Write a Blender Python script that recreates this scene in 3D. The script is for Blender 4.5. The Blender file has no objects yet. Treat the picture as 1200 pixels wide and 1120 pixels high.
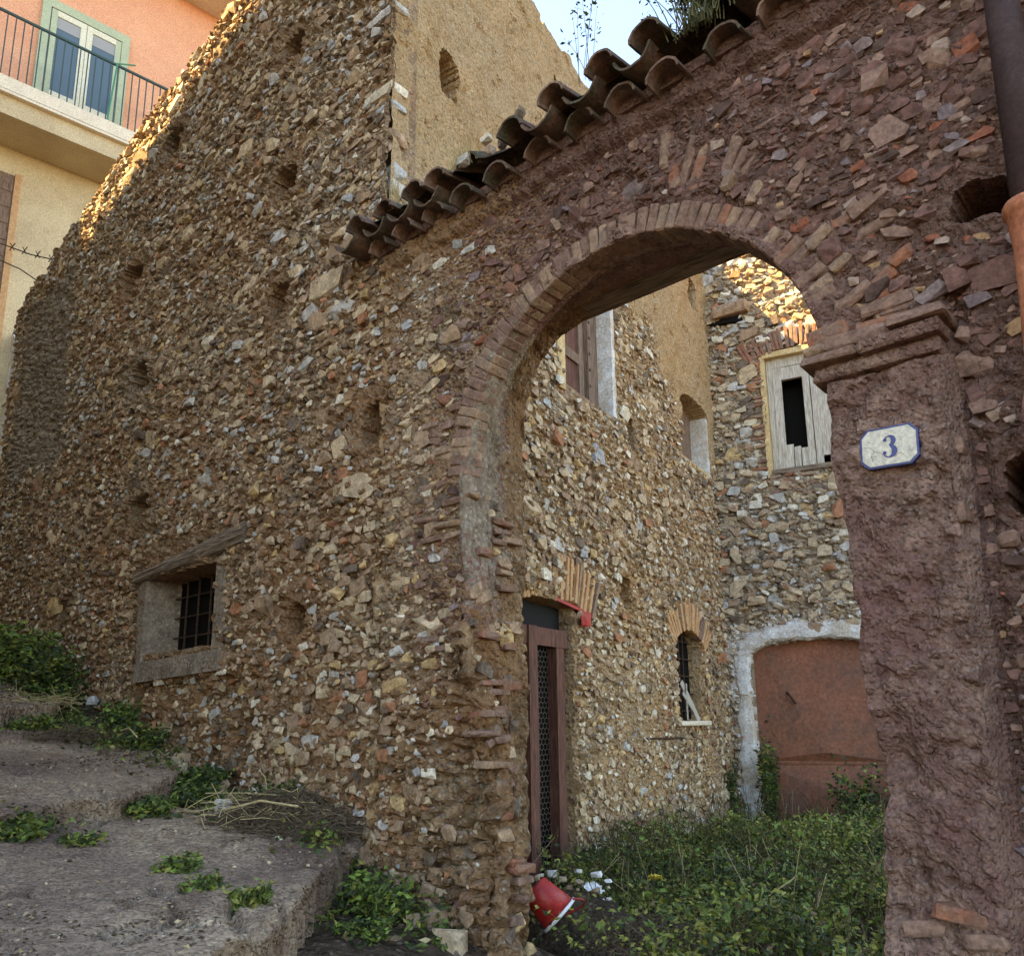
import bpy, bmesh, math, random
import numpy as np
from mathutils import Matrix, Vector
R = math.radians
rng = np.random.default_rng(7); random.seed(7)
scene = bpy.context.scene
COL = scene.collection

# ------------------------------------------------------------------ camera
FPX, CXP, CYP, YHP, ROLL = 950.0, 600.0, 650.0, 848.0, R(-0.6)
PITCH = math.atan((YHP-CYP)/FPX)
cam = bpy.data.cameras.new('camera'); camo = bpy.data.objects.new('camera', cam); COL.objects.link(camo)
cam.sensor_fit = 'HORIZONTAL'; cam.sensor_width = 36; cam.lens = FPX/1200*36
cam.shift_x = 0; cam.shift_y = (CYP-560)/1200; cam.clip_end = 2000; cam.clip_start = .05
camo.matrix_world = Matrix.Rotation(math.pi/2+PITCH, 4, 'X') @ Matrix.Rotation(ROLL, 4, 'Z')
scene.camera = camo
def ray(px, py):
    x = (px-CXP)/FPX; y = -(py-CYP)/FPX
    c, s = math.cos(ROLL), math.sin(ROLL); x, y = c*x-s*y, s*x+c*y
    cp, sp = math.cos(PITCH), math.sin(PITCH)
    return np.array([x, cp-sp*y, sp+cp*y])

# ------------------------------------------------------------------ light
SUN_AZ, SUN_EL = R(-97), R(48)
w = bpy.data.worlds.new('World'); scene.world = w; w.use_nodes = True
nt = w.node_tree; nt.nodes.clear()
sky = nt.nodes.new('ShaderNodeTexSky'); sky.sky_type = 'NISHITA'; sky.sun_disc = False
sky.sun_elevation = SUN_EL; sky.sun_rotation = SUN_AZ; sky.air_density = 1.0; sky.dust_density = .2; sky.ozone_density = 5.0
bg = nt.nodes.new('ShaderNodeBackground'); bg.inputs[1].default_value = 0.15
wo = nt.nodes.new('ShaderNodeOutputWorld'); nt.links.new(sky.outputs[0], bg.inputs[0]); nt.links.new(bg.outputs[0], wo.inputs[0])
sl = bpy.data.lights.new('sun', 'SUN'); sl.energy = 5.0; sl.angle = R(.5); sl.color = (1, .84, .52)
so = bpy.data.objects.new('sun', sl); COL.objects.link(so)
sdir = Vector((math.sin(SUN_AZ)*math.cos(SUN_EL), math.cos(SUN_AZ)*math.cos(SUN_EL), math.sin(SUN_EL)))
so.rotation_mode = 'QUATERNION'; so.rotation_quaternion = sdir.to_track_quat('Z', 'Y')
scene.view_settings.view_transform = 'Standard'; scene.view_settings.look = 'None'
scene.view_settings.gamma = 1; scene.view_settings.use_curve_mapping = False
scene.view_settings.exposure = 2.55
scene.view_settings.use_white_balance = True; scene.view_settings.white_balance_temperature = 9800; scene.view_settings.white_balance_tint = 12
scene.cycles.max_bounces = 7; scene.cycles.diffuse_bounces = 5

# ------------------------------------------------------------------ frames
class Frame:
    """a vertical plane: u along it, w out of it towards the viewer, z up"""
    def __init__(s, x, y, az, sgn):
        s.o = np.array([x, y]); s.d = np.array([math.sin(az), math.cos(az)]); s.sgn = sgn
        s.out = np.array([-s.d[1], s.d[0]])*sgn
        s.M = Matrix.Translation((x, y, 0)) @ Matrix.Rotation(math.atan2(s.d[1], s.d[0]), 4, 'Z')
    def world(s, u, w, z):
        return np.stack([s.o[0]+s.d[0]*u+s.out[0]*w, s.o[1]+s.d[1]*u+s.out[1]*w, z+0*u], -1)
    def on(s, px, py, w=0.0):
        r = ray(px, py); n = s.out; p0 = s.o+n*w; t = (p0@n)/(r[:2]@n); p = r*t
        return float((p[:2]-s.o)@s.d), float(p[2])
FF = Frame(1.2554, 2.9435, R(-48.5), 1)      # street front: arch wall and house front
FS = Frame(-.7685, 4.7340, R(32.5), -1)      # side of the ruined house, facing the courtyard
FB = Frame(2.6513, 10.1019, R(117), -1)      # back of the courtyard
FK = Frame(-8.4, 12.9, R(48.5), -1)          # pink house (origin fixed below)
_r = ray(75, 115); _p = _r*(13/_r[1]); FK = Frame(float(_p[0]), float(_p[1]), R(48.5), -1)
F0 = Frame(0, 0, R(90), 1)                   # plain world axes: u = x, w = y
def proj(P):
    cp, sp = math.cos(PITCH), math.sin(PITCH)
    D = cp*P[..., 1]+sp*P[..., 2]; x = P[..., 0]/D; y = (-sp*P[..., 1]+cp*P[..., 2])/D
    c, s = math.cos(-ROLL), math.sin(-ROLL); x, y = c*x-s*y, s*x+c*y
    return CXP+FPX*x, CYP-FPX*y, D

# ------------------------------------------------------------------ noise
_T = np.random.default_rng(3).random((8, 256, 256))
def vn(x, y, k=0):
    x = np.asarray(x, float); y = np.asarray(y, float)
    xi = np.floor(x).astype(int); yi = np.floor(y).astype(int); fx = x-xi; fy = y-yi
    fx = fx*fx*(3-2*fx); fy = fy*fy*(3-2*fy); t = _T[k % 8]; off = 37*k
    a = t[(xi+off) & 255, yi & 255]; b = t[(xi+1+off) & 255, yi & 255]
    c = t[(xi+off) & 255, (yi+1) & 255]; d = t[(xi+1+off) & 255, (yi+1) & 255]
    return (a*(1-fx)+b*fx)*(1-fy)+(c*(1-fx)+d*fx)*fy-.5
def fbm(x, y, s, o=4, k=0, g=.55):
    r = 0; a = 1; f = 1/s
    for i in range(o):
        r = r+a*vn(x*f+i*17.3, y*f+i*9.1, k+i); a *= g; f *= 2.03
    return r
def cell(x, y, s, k=0):
    """0 in the joints between irregular stones, 1 on their faces; also a random number per stone"""
    x = np.asarray(x)/s; y = np.asarray(y)/s
    xi = np.floor(x).astype(int); yi = np.floor(y).astype(int)
    d1 = np.full(x.shape, 9.); d2 = np.full(x.shape, 9.); idr = np.zeros(x.shape)
    for i in (-1, 0, 1):
        for j in (-1, 0, 1):
            a = (xi+i) & 255; b = (yi+j) & 255
            px = xi+i+_T[k % 8, a, b]; py = yi+j+_T[(k+1) % 8, a, b]
            d = np.hypot(px-x, py-y); m = d < d1
            d2 = np.where(m, d1, np.minimum(d2, d)); idr = np.where(m, _T[(k+2) % 8, a, b], idr); d1 = np.where(m, d, d1)
    return np.clip((d2-d1)*2.2, 0, 1), idr
def sst(a, b, x):
    t = np.clip((x-a)/(b-a), 0, 1); return t*t*(3-2*t)

# ------------------------------------------------------------------ materials
def mat(name, col, rough=.9, spec=.25, metal=0, col2=None, nscale=6, bump=0, bscale=60, stretch=None, col3=None, n3=1.5, pebble=0, pcols=None, pmix=.7, contrast=.5):
    m = bpy.data.materials.new(name); m.use_nodes = True; t = m.node_tree; N = t.nodes; L = t.links
    b = N['Principled BSDF']; b.inputs['Roughness'].default_value = rough; b.inputs['Metallic'].default_value = metal
    b.inputs['Specular IOR Level'].default_value = spec; b.inputs['Base Color'].default_value = (*col, 1)
    g = N.new('ShaderNodeNewGeometry'); pos = g.outputs['Position']
    if stretch:
        tc = N.new('ShaderNodeTexCoord'); mp = N.new('ShaderNodeMapping'); mp.inputs['Scale'].default_value = stretch
        L.new(tc.outputs['Object'], mp.inputs['Vector']); pos = mp.outputs[0]
    cur = None
    def noise(sc, det=6, ro=.65):
        n = N.new('ShaderNodeTexNoise'); n.inputs['Scale'].default_value = sc; n.inputs['Detail'].default_value = det
        n.inputs['Roughness'].default_value = ro; L.new(pos, n.inputs['Vector']); return n.outputs['Fac']
    def ramp(src, stops):
        r = N.new('ShaderNodeValToRGB'); L.new(src, r.inputs[0]); e = r.color_ramp.elements
        while len(e) < len(stops): e.new(.5)
        for q, (p_, c_) in zip(e, stops): q.position = p_; q.color = (*c_, 1)
        return r.outputs[0]
    def mix(f, a, c, mode='MIX'):
        x = N.new('ShaderNodeMix'); x.data_type = 'RGBA'; x.blend_type = mode
        if isinstance(f, float): x.inputs[0].default_value = f
        else: L.new(f, x.inputs[0])
        for s, v in ((x.inputs[6], a), (x.inputs[7], c)):
            if isinstance(v, tuple): s.default_value = (*v, 1)
            else: L.new(v, s)
        return x.outputs[2]
    if col2:
        lo = .5-contrast*.3; hi = .5+contrast*.3
        cur = ramp(noise(nscale), [(lo, col), (hi, col2)])
    h = None
    if pebble:
        dn = N.new('ShaderNodeTexNoise'); dn.inputs['Scale'].default_value = pebble*1.3; L.new(pos, dn.inputs['Vector'])
        ad = N.new('ShaderNodeVectorMath'); ad.operation = 'MULTIPLY_ADD'; L.new(dn.outputs['Color'], ad.inputs[0])
        ad.inputs[1].default_value = (.7/pebble,)*3; L.new(pos, ad.inputs[2])
        v = N.new('ShaderNodeTexVoronoi'); v.inputs['Scale'].default_value = pebble; L.new(ad.outputs[0], v.inputs['Vector'])
        sp = N.new('ShaderNodeSeparateColor'); L.new(v.outputs['Color'], sp.inputs[0])
        n_ = len(pcols); pc = ramp(sp.outputs[0], [((i+.02)/n_, c) for i, c in enumerate(pcols)])
        for nd in N:
            if nd.type == 'VALTORGB' and nd.outputs[0] == pc: nd.color_ramp.interpolation = 'CONSTANT'
        fr = ramp(v.outputs['Distance'], [(.25, (1, 1, 1)), (.62, (0, 0, 0))])
        fm = N.new('ShaderNodeMath'); fm.operation = 'MULTIPLY'; L.new(fr, fm.inputs[0]); fm.inputs[1].default_value = pmix
        gt = N.new('ShaderNodeMath'); gt.operation = 'GREATER_THAN'; L.new(sp.outputs[1], gt.inputs[0]); gt.inputs[1].default_value = .3
        f2 = N.new('ShaderNodeMath'); f2.operation = 'MULTIPLY'; L.new(fm.outputs[0], f2.inputs[0]); L.new(gt.outputs[0], f2.inputs[1])
        cur = mix(f2.outputs[0], cur if cur else col, pc); h = f2.outputs[0]
    if col3:
        cur = mix(ramp(noise(n3, 4), [(.42, (0, 0, 0)), (.62, (1, 1, 1))]), cur if cur else col, col3)
    if cur:
        fine = ramp(noise(bscale, 4, .7), [(.3, (.62,)*3), (.7, (1.3,)*3)])
        cur = mix(1.0, cur, fine, 'MULTIPLY'); L.new(cur, b.inputs['Base Color'])
    if bump:
        hh = noise(bscale, 8, .7)
        if h:
            a = N.new('ShaderNodeMath'); a.operation = 'MULTIPLY_ADD'; L.new(h, a.inputs[0]); a.inputs[1].default_value = 1.0; L.new(hh, a.inputs[2]); hh = a.outputs[0]
        bp = N.new('ShaderNodeBump'); bp.inputs['Strength'].default_value = 1; bp.inputs['Distance'].default_value = bump
        L.new(hh, bp.inputs['Height']); L.new(bp.outputs[0], b.inputs['Normal'])
    return m
def rock(name, c, v=.35, bump=.006):
    d = tuple(x*(1-v) for x in c); l = tuple(min(x*(1+v), .9) for x in c)
    return mat(name, d, .92, .06, col2=l, nscale=14, bump=bump, bscale=55, contrast=.6)
PAL = [rock('stone_tan', (.5, .375, .25), .4), rock('stone_brown', (.36, .24, .16), .45), rock('stone_grey', (.46, .43, .39), .4),
       rock('stone_blue_grey', (.38, .38, .375), .4), rock('stone_pale', (.66, .58, .46), .25), rock('stone_dark', (.17, .125, .095), .45),
       rock('stone_rust', (.4, .185, .105)), rock('stone_ochre', (.52, .35, .18), .4)]
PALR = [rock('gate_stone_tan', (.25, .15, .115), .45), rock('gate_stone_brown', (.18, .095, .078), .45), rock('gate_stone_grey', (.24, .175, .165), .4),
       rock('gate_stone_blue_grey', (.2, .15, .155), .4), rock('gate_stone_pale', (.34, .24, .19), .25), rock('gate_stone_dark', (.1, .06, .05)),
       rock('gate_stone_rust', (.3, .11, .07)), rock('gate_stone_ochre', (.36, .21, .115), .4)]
PEB = [(.46, .36, .26), (.33, .24, .17), (.42, .4, .37), (.55, .49, .41), (.2, .155, .125), (.42, .24, .15), (.34, .33, .33), (.4, .3, .21)]
M = {}
M['mortar'] = mat('lime_mortar', (.16, .108, .07), .95, .04, col2=(.42, .305, .2), nscale=7, bump=.018, bscale=46, col3=(.33, .2, .12), n3=1.1, pebble=38, pcols=PEB)
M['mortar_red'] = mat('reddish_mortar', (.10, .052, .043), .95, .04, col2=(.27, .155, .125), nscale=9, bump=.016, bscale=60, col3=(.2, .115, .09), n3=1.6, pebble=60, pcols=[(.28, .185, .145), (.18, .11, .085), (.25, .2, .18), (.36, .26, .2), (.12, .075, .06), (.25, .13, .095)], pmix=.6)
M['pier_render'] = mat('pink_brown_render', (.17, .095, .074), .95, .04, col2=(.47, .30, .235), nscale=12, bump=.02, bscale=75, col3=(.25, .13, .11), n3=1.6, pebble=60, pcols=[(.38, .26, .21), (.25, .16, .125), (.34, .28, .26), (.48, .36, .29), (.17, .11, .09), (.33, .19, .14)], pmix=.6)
M['mortar_low'] = mat('orange_brown_mortar', (.13, .075, .042), .95, .04, col2=(.36, .23, .135), nscale=7, bump=.018, bscale=46, col3=(.3, .16, .085), n3=1.1, pebble=36, pcols=[(.4, .28, .18), (.28, .18, .11), (.34, .3, .26), (.46, .36, .26), (.16, .11, .08), (.4, .2, .11)])
M['plaster'] = mat('tan_plaster', (.40, .25, .125), .95, .04, col2=(.54, .36, .2), nscale=5, bump=.022, bscale=45, col3=(.47, .33, .2), n3=1.4, pebble=42, pcols=[(.58, .41, .24), (.34, .22, .12), (.5, .35, .2), (.62, .48, .33)], pmix=.5)
M['side_mortar'] = mat('warm_mortar', (.2, .125, .07), .95, .04, col2=(.5, .35, .21), nscale=7, bump=.018, bscale=42, col3=(.45, .28, .15), n3=1.1, pebble=30, pcols=PEB)
M['back_mortar'] = mat('grey_mortar', (.18, .13, .085), .95, .04, col2=(.44, .34, .24), nscale=6, bump=.012, bscale=38, pebble=22, pcols=PEB)
M['render'] = mat('grey_render', (.16, .12, .09), .95, .04, col2=(.32, .255, .195), nscale=8, bump=.012, bscale=40, pebble=40, pcols=PEB, pmix=.4)
M['white_lime'] = mat('whitewash', (.55, .54, .52), .9, .2, col2=(.76, .75, .73), nscale=9, bump=.006, bscale=40, col3=(.5, .42, .34), n3=4)
M['ochre'] = mat('ochre_and_sunlit_render', (.5, .34, .16), .9, .2, col2=(.66, .48, .26), nscale=9, bump=.006, bscale=40)  # render colour; on the back window it carries painted sun glow
M['brick'] = [mat('brick_red', (.2, .075, .05), .92, .2, col2=(.4, .16, .09), nscale=16, bump=.01, bscale=60, col3=(.24, .15, .11), n3=9),
              mat('brick_tan', (.28, .17, .11), .92, .2, col2=(.46, .3, .2), nscale=16, bump=.01, bscale=60, col3=(.24, .16, .12), n3=9),
              mat('brick_dull', (.17, .1, .075), .92, .2, col2=(.32, .19, .14), nscale=16, bump=.01, bscale=60),
              mat('brick_orange', (.48, .25, .12), .92, .2, col2=(.6, .36, .19), nscale=16, bump=.004, bscale=80)]
M['wood'] = mat('weathered_wood', (.10, .065, .045), .9, .2, col2=(.44, .33, .24), nscale=5, bump=.03, bscale=8, stretch=(1.1, 16, 16))
M['wood_pale'] = mat('pale_weathered_wood', (.34, .29, .235), .9, .2, col2=(.6, .54, .46), nscale=5, bump=.003, bscale=8, stretch=(14, 14, 1.2))
M['wood_red'] = mat('red_brown_painted_wood', (.085, .032, .022), .75, .3, col2=(.17, .07, .048), nscale=4, bump=.002, bscale=8, stretch=(12, 12, 1.2))
M['wood_shutter'] = mat('brown_shutter_wood', (.14, .085, .06), .85, .3, col2=(.25, .165, .12), nscale=4, bump=.003, bscale=8, stretch=(12, 12, 1.2))
M['tile'] = mat('old_clay_tile', (.09, .055, .045), .95, .04, col2=(.24, .15, .11), nscale=9, bump=.008, bscale=60, col3=(.09, .085, .06), n3=7)
M['tile_warm'] = mat('warm_clay_tile', (.15, .09, .07), .95, .04, col2=(.34, .215, .16), nscale=9, bump=.008, bscale=60, col3=(.12, .09, .07), n3=7)
M['rustdoor'] = mat('red_oxide_sheet', (.24, .085, .048), .6, .35, col2=(.31, .115, .065), nscale=3, bump=.0012, bscale=25, col3=(.19, .085, .055), n3=2.5)
M['iron'] = mat('rusty_iron', (.035, .025, .02), .8, .3, metal=.3, col2=(.1, .05, .03), nscale=30)
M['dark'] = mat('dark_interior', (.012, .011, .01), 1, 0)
M['red_sheet'] = mat('red_plastic', (.5, .02, .018), .45, .4, col2=(.3, .018, .014), nscale=14)
M['blackmat'] = mat('black_board', (.012, .012, .013), .8, .2)
M['concrete'] = mat('worn_concrete', (.27, .18, .13), .95, .04, col2=(.74, .56, .4), nscale=2.6, bump=.024, bscale=60, col3=(.25, .17, .135), n3=1.3, pebble=60, pcols=[(.42, .31, .24), (.6, .5, .4), (.19, .13, .1), (.36, .25, .19)], pmix=.65)
M['soil'] = mat('dark_soil', (.05, .035, .025), 1, .1, col2=(.13, .09, .06), nscale=9, bump=.02, bscale=25, pebble=30, pcols=[(.1, .07, .05), (.2, .16, .12), (.06, .045, .035)])
M['enamel'] = mat('cream_enamel', (.50, .46, .37), .3, .4, col2=(.6, .56, .46), nscale=25)
M['blue'] = mat('cobalt_blue_enamel', (.012, .02, .13), .25, .5, col2=(.02, .03, .17), nscale=12)
M['crack'] = mat('enamel_crack', (.2, .12, .07), .8, .2)
M['pipe'] = mat('dark_brown_pipe', (.04, .022, .022), .7, .25, col2=(.065, .04, .042), nscale=8)
M['terracotta'] = mat('terracotta', (.36, .115, .06), .8, .3, col2=(.46, .17, .09), nscale=9, bump=.002, bscale=60)
M['pinkwall'] = mat('pink_stucco', (.7, .31, .185), .85, .2, col2=(.76, .37, .225), nscale=1.2, bump=.002, bscale=50)
M['creamwall'] = mat('cream_stucco', (.5, .385, .24), .85, .2, col2=(.62, .5, .32), nscale=1.3, bump=.002, bscale=50)
M['trim'] = mat('pale_trim', (.7, .6, .46), .8, .2, col2=(.78, .68, .53), nscale=4)
M['greenframe'] = mat('sage_frame', (.36, .4, .26), .5, .4, col2=(.42, .46, .3), nscale=4)
M['creamframe'] = mat('cream_sash', (.62, .58, .42), .5, .4, col2=(.68, .64, .5), nscale=4)
M['greenrail'] = mat('dark_green_iron', (.02, .05, .035), .5, .5)
M['glass'] = mat('window_glass', (.07, .115, .14), .12, .6)
M['curtain'] = mat('grey_blind', (.3, .3, .3), .8, .2)
M['whiteplastic'] = mat('white_plastic', (.75, .75, .74), .4, .4)
M['yellow'] = mat('yellow_plastic', (.7, .5, .05), .5, .4, col2=(.75, .6, .1), nscale=8)
M['palestone'] = rock('limestone_lump', (.55, .52, .5), .2)
def leafm(name, a, b):
    m = mat(name, a, .6, .3, col2=b, nscale=5)
    p = m.node_tree.nodes['Principled BSDF']; return m
G = [leafm('leaf_green', (.055, .085, .018), (.10, .14, .03)), leafm('leaf_olive', (.16, .165, .035), (.27, .26, .06)),
     leafm('leaf_dark', (.02, .038, .014), (.045, .068, .022)), leafm('leaf_bright', (.11, .19, .03), (.18, .26, .05)),
     leafm('leaf_yellow', (.3, .26, .03), (.4, .33, .06))]
M['straw'] = mat('dry_straw', (.36, .27, .13), .8, .2, col2=(.5, .4, .22), nscale=9)
M['twig'] = mat('dry_twig', (.09, .06, .04), .9, .2, col2=(.17, .12, .08), nscale=20)
M['stem'] = mat('plant_stem', (.06, .07, .03), .8, .2, col2=(.1, .09, .04), nscale=20)

# ------------------------------------------------------------------ objects
WM = {}
def tag(o, label=None, cat=None, group=None, kind=None):
    if label: o['label'] = label
    if cat: o['category'] = cat
    if group: o['group'] = group
    if kind: o['kind'] = kind
    return o
def place(o, W, parent=None):
    COL.objects.link(o)
    if parent is not None:
        o.parent = parent; o.matrix_parent_inverse = WM[parent.name].inverted()
    o.matrix_basis = W; WM[o.name] = W.copy()
    return o
def thing(name, fr, u, w_, z, label, cat, group=None):
    o = bpy.data.objects.new(name, None); o.empty_display_size = .1
    W = fr.M @ Matrix.Translation((u, w_*fr.sgn, z)); place(o, W); return tag(o, label, cat, group)
def mesh(name, V, Fc, mats, fr=F0, mi=None, smooth=False):
    """V in (u, w, z); Fc a list of (n,k) index arrays or a list of tuples"""
    V = np.asarray(V, float).reshape(-1, 3).copy(); V[:, 1] *= fr.sgn
    if isinstance(Fc, np.ndarray): Fc = [Fc]
    if len(Fc) and not isinstance(Fc[0], np.ndarray):
        by = {}; order = []
        for i, f in enumerate(Fc): by.setdefault(len(f), []).append(i)
        if mi is not None: mi = np.concatenate([np.asarray(mi)[by[k]] for k in by])
        Fc = [np.array([Fc[i] for i in by[k]]) for k in by]
    if fr.sgn < 0: Fc = [f[:, ::-1] for f in Fc]
    me = bpy.data.meshes.new(name)
    nl = sum(f.size for f in Fc); nf = sum(len(f) for f in Fc)
    me.vertices.add(len(V)); me.vertices.foreach_set('co', V.ravel().astype(np.float32))
    me.loops.add(nl); me.loops.foreach_set('vertex_index', np.concatenate([f.ravel() for f in Fc]).astype(np.int32))
    me.polygons.add(nf); tot = np.concatenate([np.full(len(f), f.shape[1]) for f in Fc])
    me.polygons.foreach_set('loop_start', np.concatenate([[0], np.cumsum(tot)[:-1]]).astype(np.int32))
    for m_ in (mats if isinstance(mats, list) else [mats]): me.materials.append(m_)
    if mi is not None: me.polygons.foreach_set('material_index', np.asarray(mi, np.int32))
    me.polygons.foreach_set('use_smooth', np.full(nf, bool(smooth)))
    me.update(calc_edges=True); me.validate()
    return me
def obj(name, V, Fc, mats, parent=None, fr=F0, **k):
    o = bpy.data.objects.new(name, mesh(name, V, Fc, mats, fr, **k)); return place(o, fr.M.copy(), parent)
class MB:
    def __init__(s): s.V = []; s.F = []; s.n = 0
    def add(s, V, Fc):
        V = np.asarray(V, float); s.V.append(V); s.F += [tuple(int(i)+s.n for i in f) for f in Fc]; s.n += len(V); return s
    def box(s, u0, u1, w0, w1, z0, z1, j=0):
        V = np.array([(u, w_, z) for z in (z0, z1) for w_ in (w0, w1) for u in (u0, u1)], float)
        if j: V += rng.uniform(-j, j, V.shape)
        return s.add(V, [(0, 2, 3, 1), (4, 5, 7, 6), (0, 1, 5, 4), (2, 6, 7, 3), (0, 4, 6, 2), (1, 3, 7, 5)])
    def prism(s, pts, w0, w1):
        n = len(pts); V = [(u, w0, z) for u, z in pts]+[(u, w1, z) for u, z in pts]
        return s.add(V, [tuple(range(n)), tuple(range(2*n-1, n-1, -1))]+[(i, n+i, n+(i+1) % n, (i+1) % n) for i in range(n)])
    def tube(s, P, r, k=6):
        P = [Vector(p) for p in P]; rr = r if isinstance(r, (list, tuple)) else [r]*len(P); V = []; Fc = []
        for i, p in enumerate(P):
            t = (P[min(i+1, len(P)-1)]-P[max(i-1, 0)]).normalized()
            a = t.orthogonal().normalized() if i == 0 else (a-t*a.dot(t)).normalized(); b_ = t.cross(a)
            for q in range(k):
                an = 2*math.pi*q/k; V.append(tuple(p+(a*math.cos(an)+b_*math.sin(an))*rr[i]))
        for i in range(len(P)-1):
            for q in range(k): Fc.append((i*k+q, i*k+(q+1) % k, (i+1)*k+(q+1) % k, (i+1)*k+q))
        Fc.append(tuple(range(k-1, -1, -1))); Fc.append(tuple((len(P)-1)*k+q for q in range(k)))
        return s.add(V, Fc)
    def out(s, name, m, parent=None, fr=F0, **k): return obj(name, np.concatenate(s.V), s.F, m, parent, fr, **k)
def bevel_box(name, u0, u1, w0, w1, z0, z1, m, parent, fr, b=.008, j=.004, rot=0, piv=None):
    """a solid with softened, slightly uneven edges (chamfered box)"""
    V = []; c = np.array([(u0+u1)/2, (w0+w1)/2, (z0+z1)/2]); h = np.abs(np.array([u1-u0, w1-w0, z1-z0]))/2
    b = min(b, h.min()*.45)
    for sx in (-1, 1):
        for sy in (-1, 1):
            for sz in (-1, 1):
                sg = np.array([sx, sy, sz])
                for ax in range(3):
                    q = h-b; q = q.copy(); q[ax] = h[ax]; V.append(c+sg*q+rng.uniform(-j, j, 3))
    V = np.array(V); f = hull(V)
    if rot:
        p = c if piv is None else piv; co, si = math.cos(rot), math.sin(rot)
        x = V[:, 0]-p[0]; z = V[:, 2]-p[2]; V[:, 0] = p[0]+x*co-z*si; V[:, 2] = p[2]+x*si+z*co
    return obj(name, V, f, m, parent, fr)
def hull(V):
    bm = bmesh.new(); vs = [bm.verts.new(v) for v in V]
    bmesh.ops.convex_hull(bm, input=vs); idx = {v: i for i, v in enumerate(vs)}
    f = [tuple(idx[v] for v in q.verts) for q in bm.faces if all(v in idx for v in q.verts)]; bm.free(); return f

# rock templates: angular hulls, unit size
ROCK = []
for k in range(14):
    n = 10; P = rng.normal(size=(n, 3)); P /= np.linalg.norm(P, axis=1)[:, None]
    P = np.sign(P)*np.abs(P)**.45; P *= rng.uniform(.7, 1.1, (n, 1)); P[:, 1] = np.clip(P[:, 1], -.8, .5)
    f = hull(P); use = sorted({i for q in f for i in q}); mp = {i: a for a, i in enumerate(use)}
    ROCK.append((P[use], np.array([[mp[i] for i in q] for q in f])))
BIG = []
for k in range(10):
    n = 15; P = rng.normal(size=(n, 3)); P /= np.linalg.norm(P, axis=1)[:, None]
    P = np.sign(P)*np.abs(P)**.4; P *= rng.uniform(.82, 1.03, (n, 1)); P[:, 1] = np.clip(P[:, 1], -.8, .42)
    f = hull(P); use = sorted({i for q in f for i in q}); mp = {i: a for a, i in enumerate(use)}
    BIG.append((P[use], np.array([[mp[i] for i in q] for q in f])))
_bm = {}
def bigmesh(k, m):
    if (k, m) not in _bm: _bm[k, m] = mesh('stone', BIG[k][0], BIG[k][1], m)
    return _bm[k, m]
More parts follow.
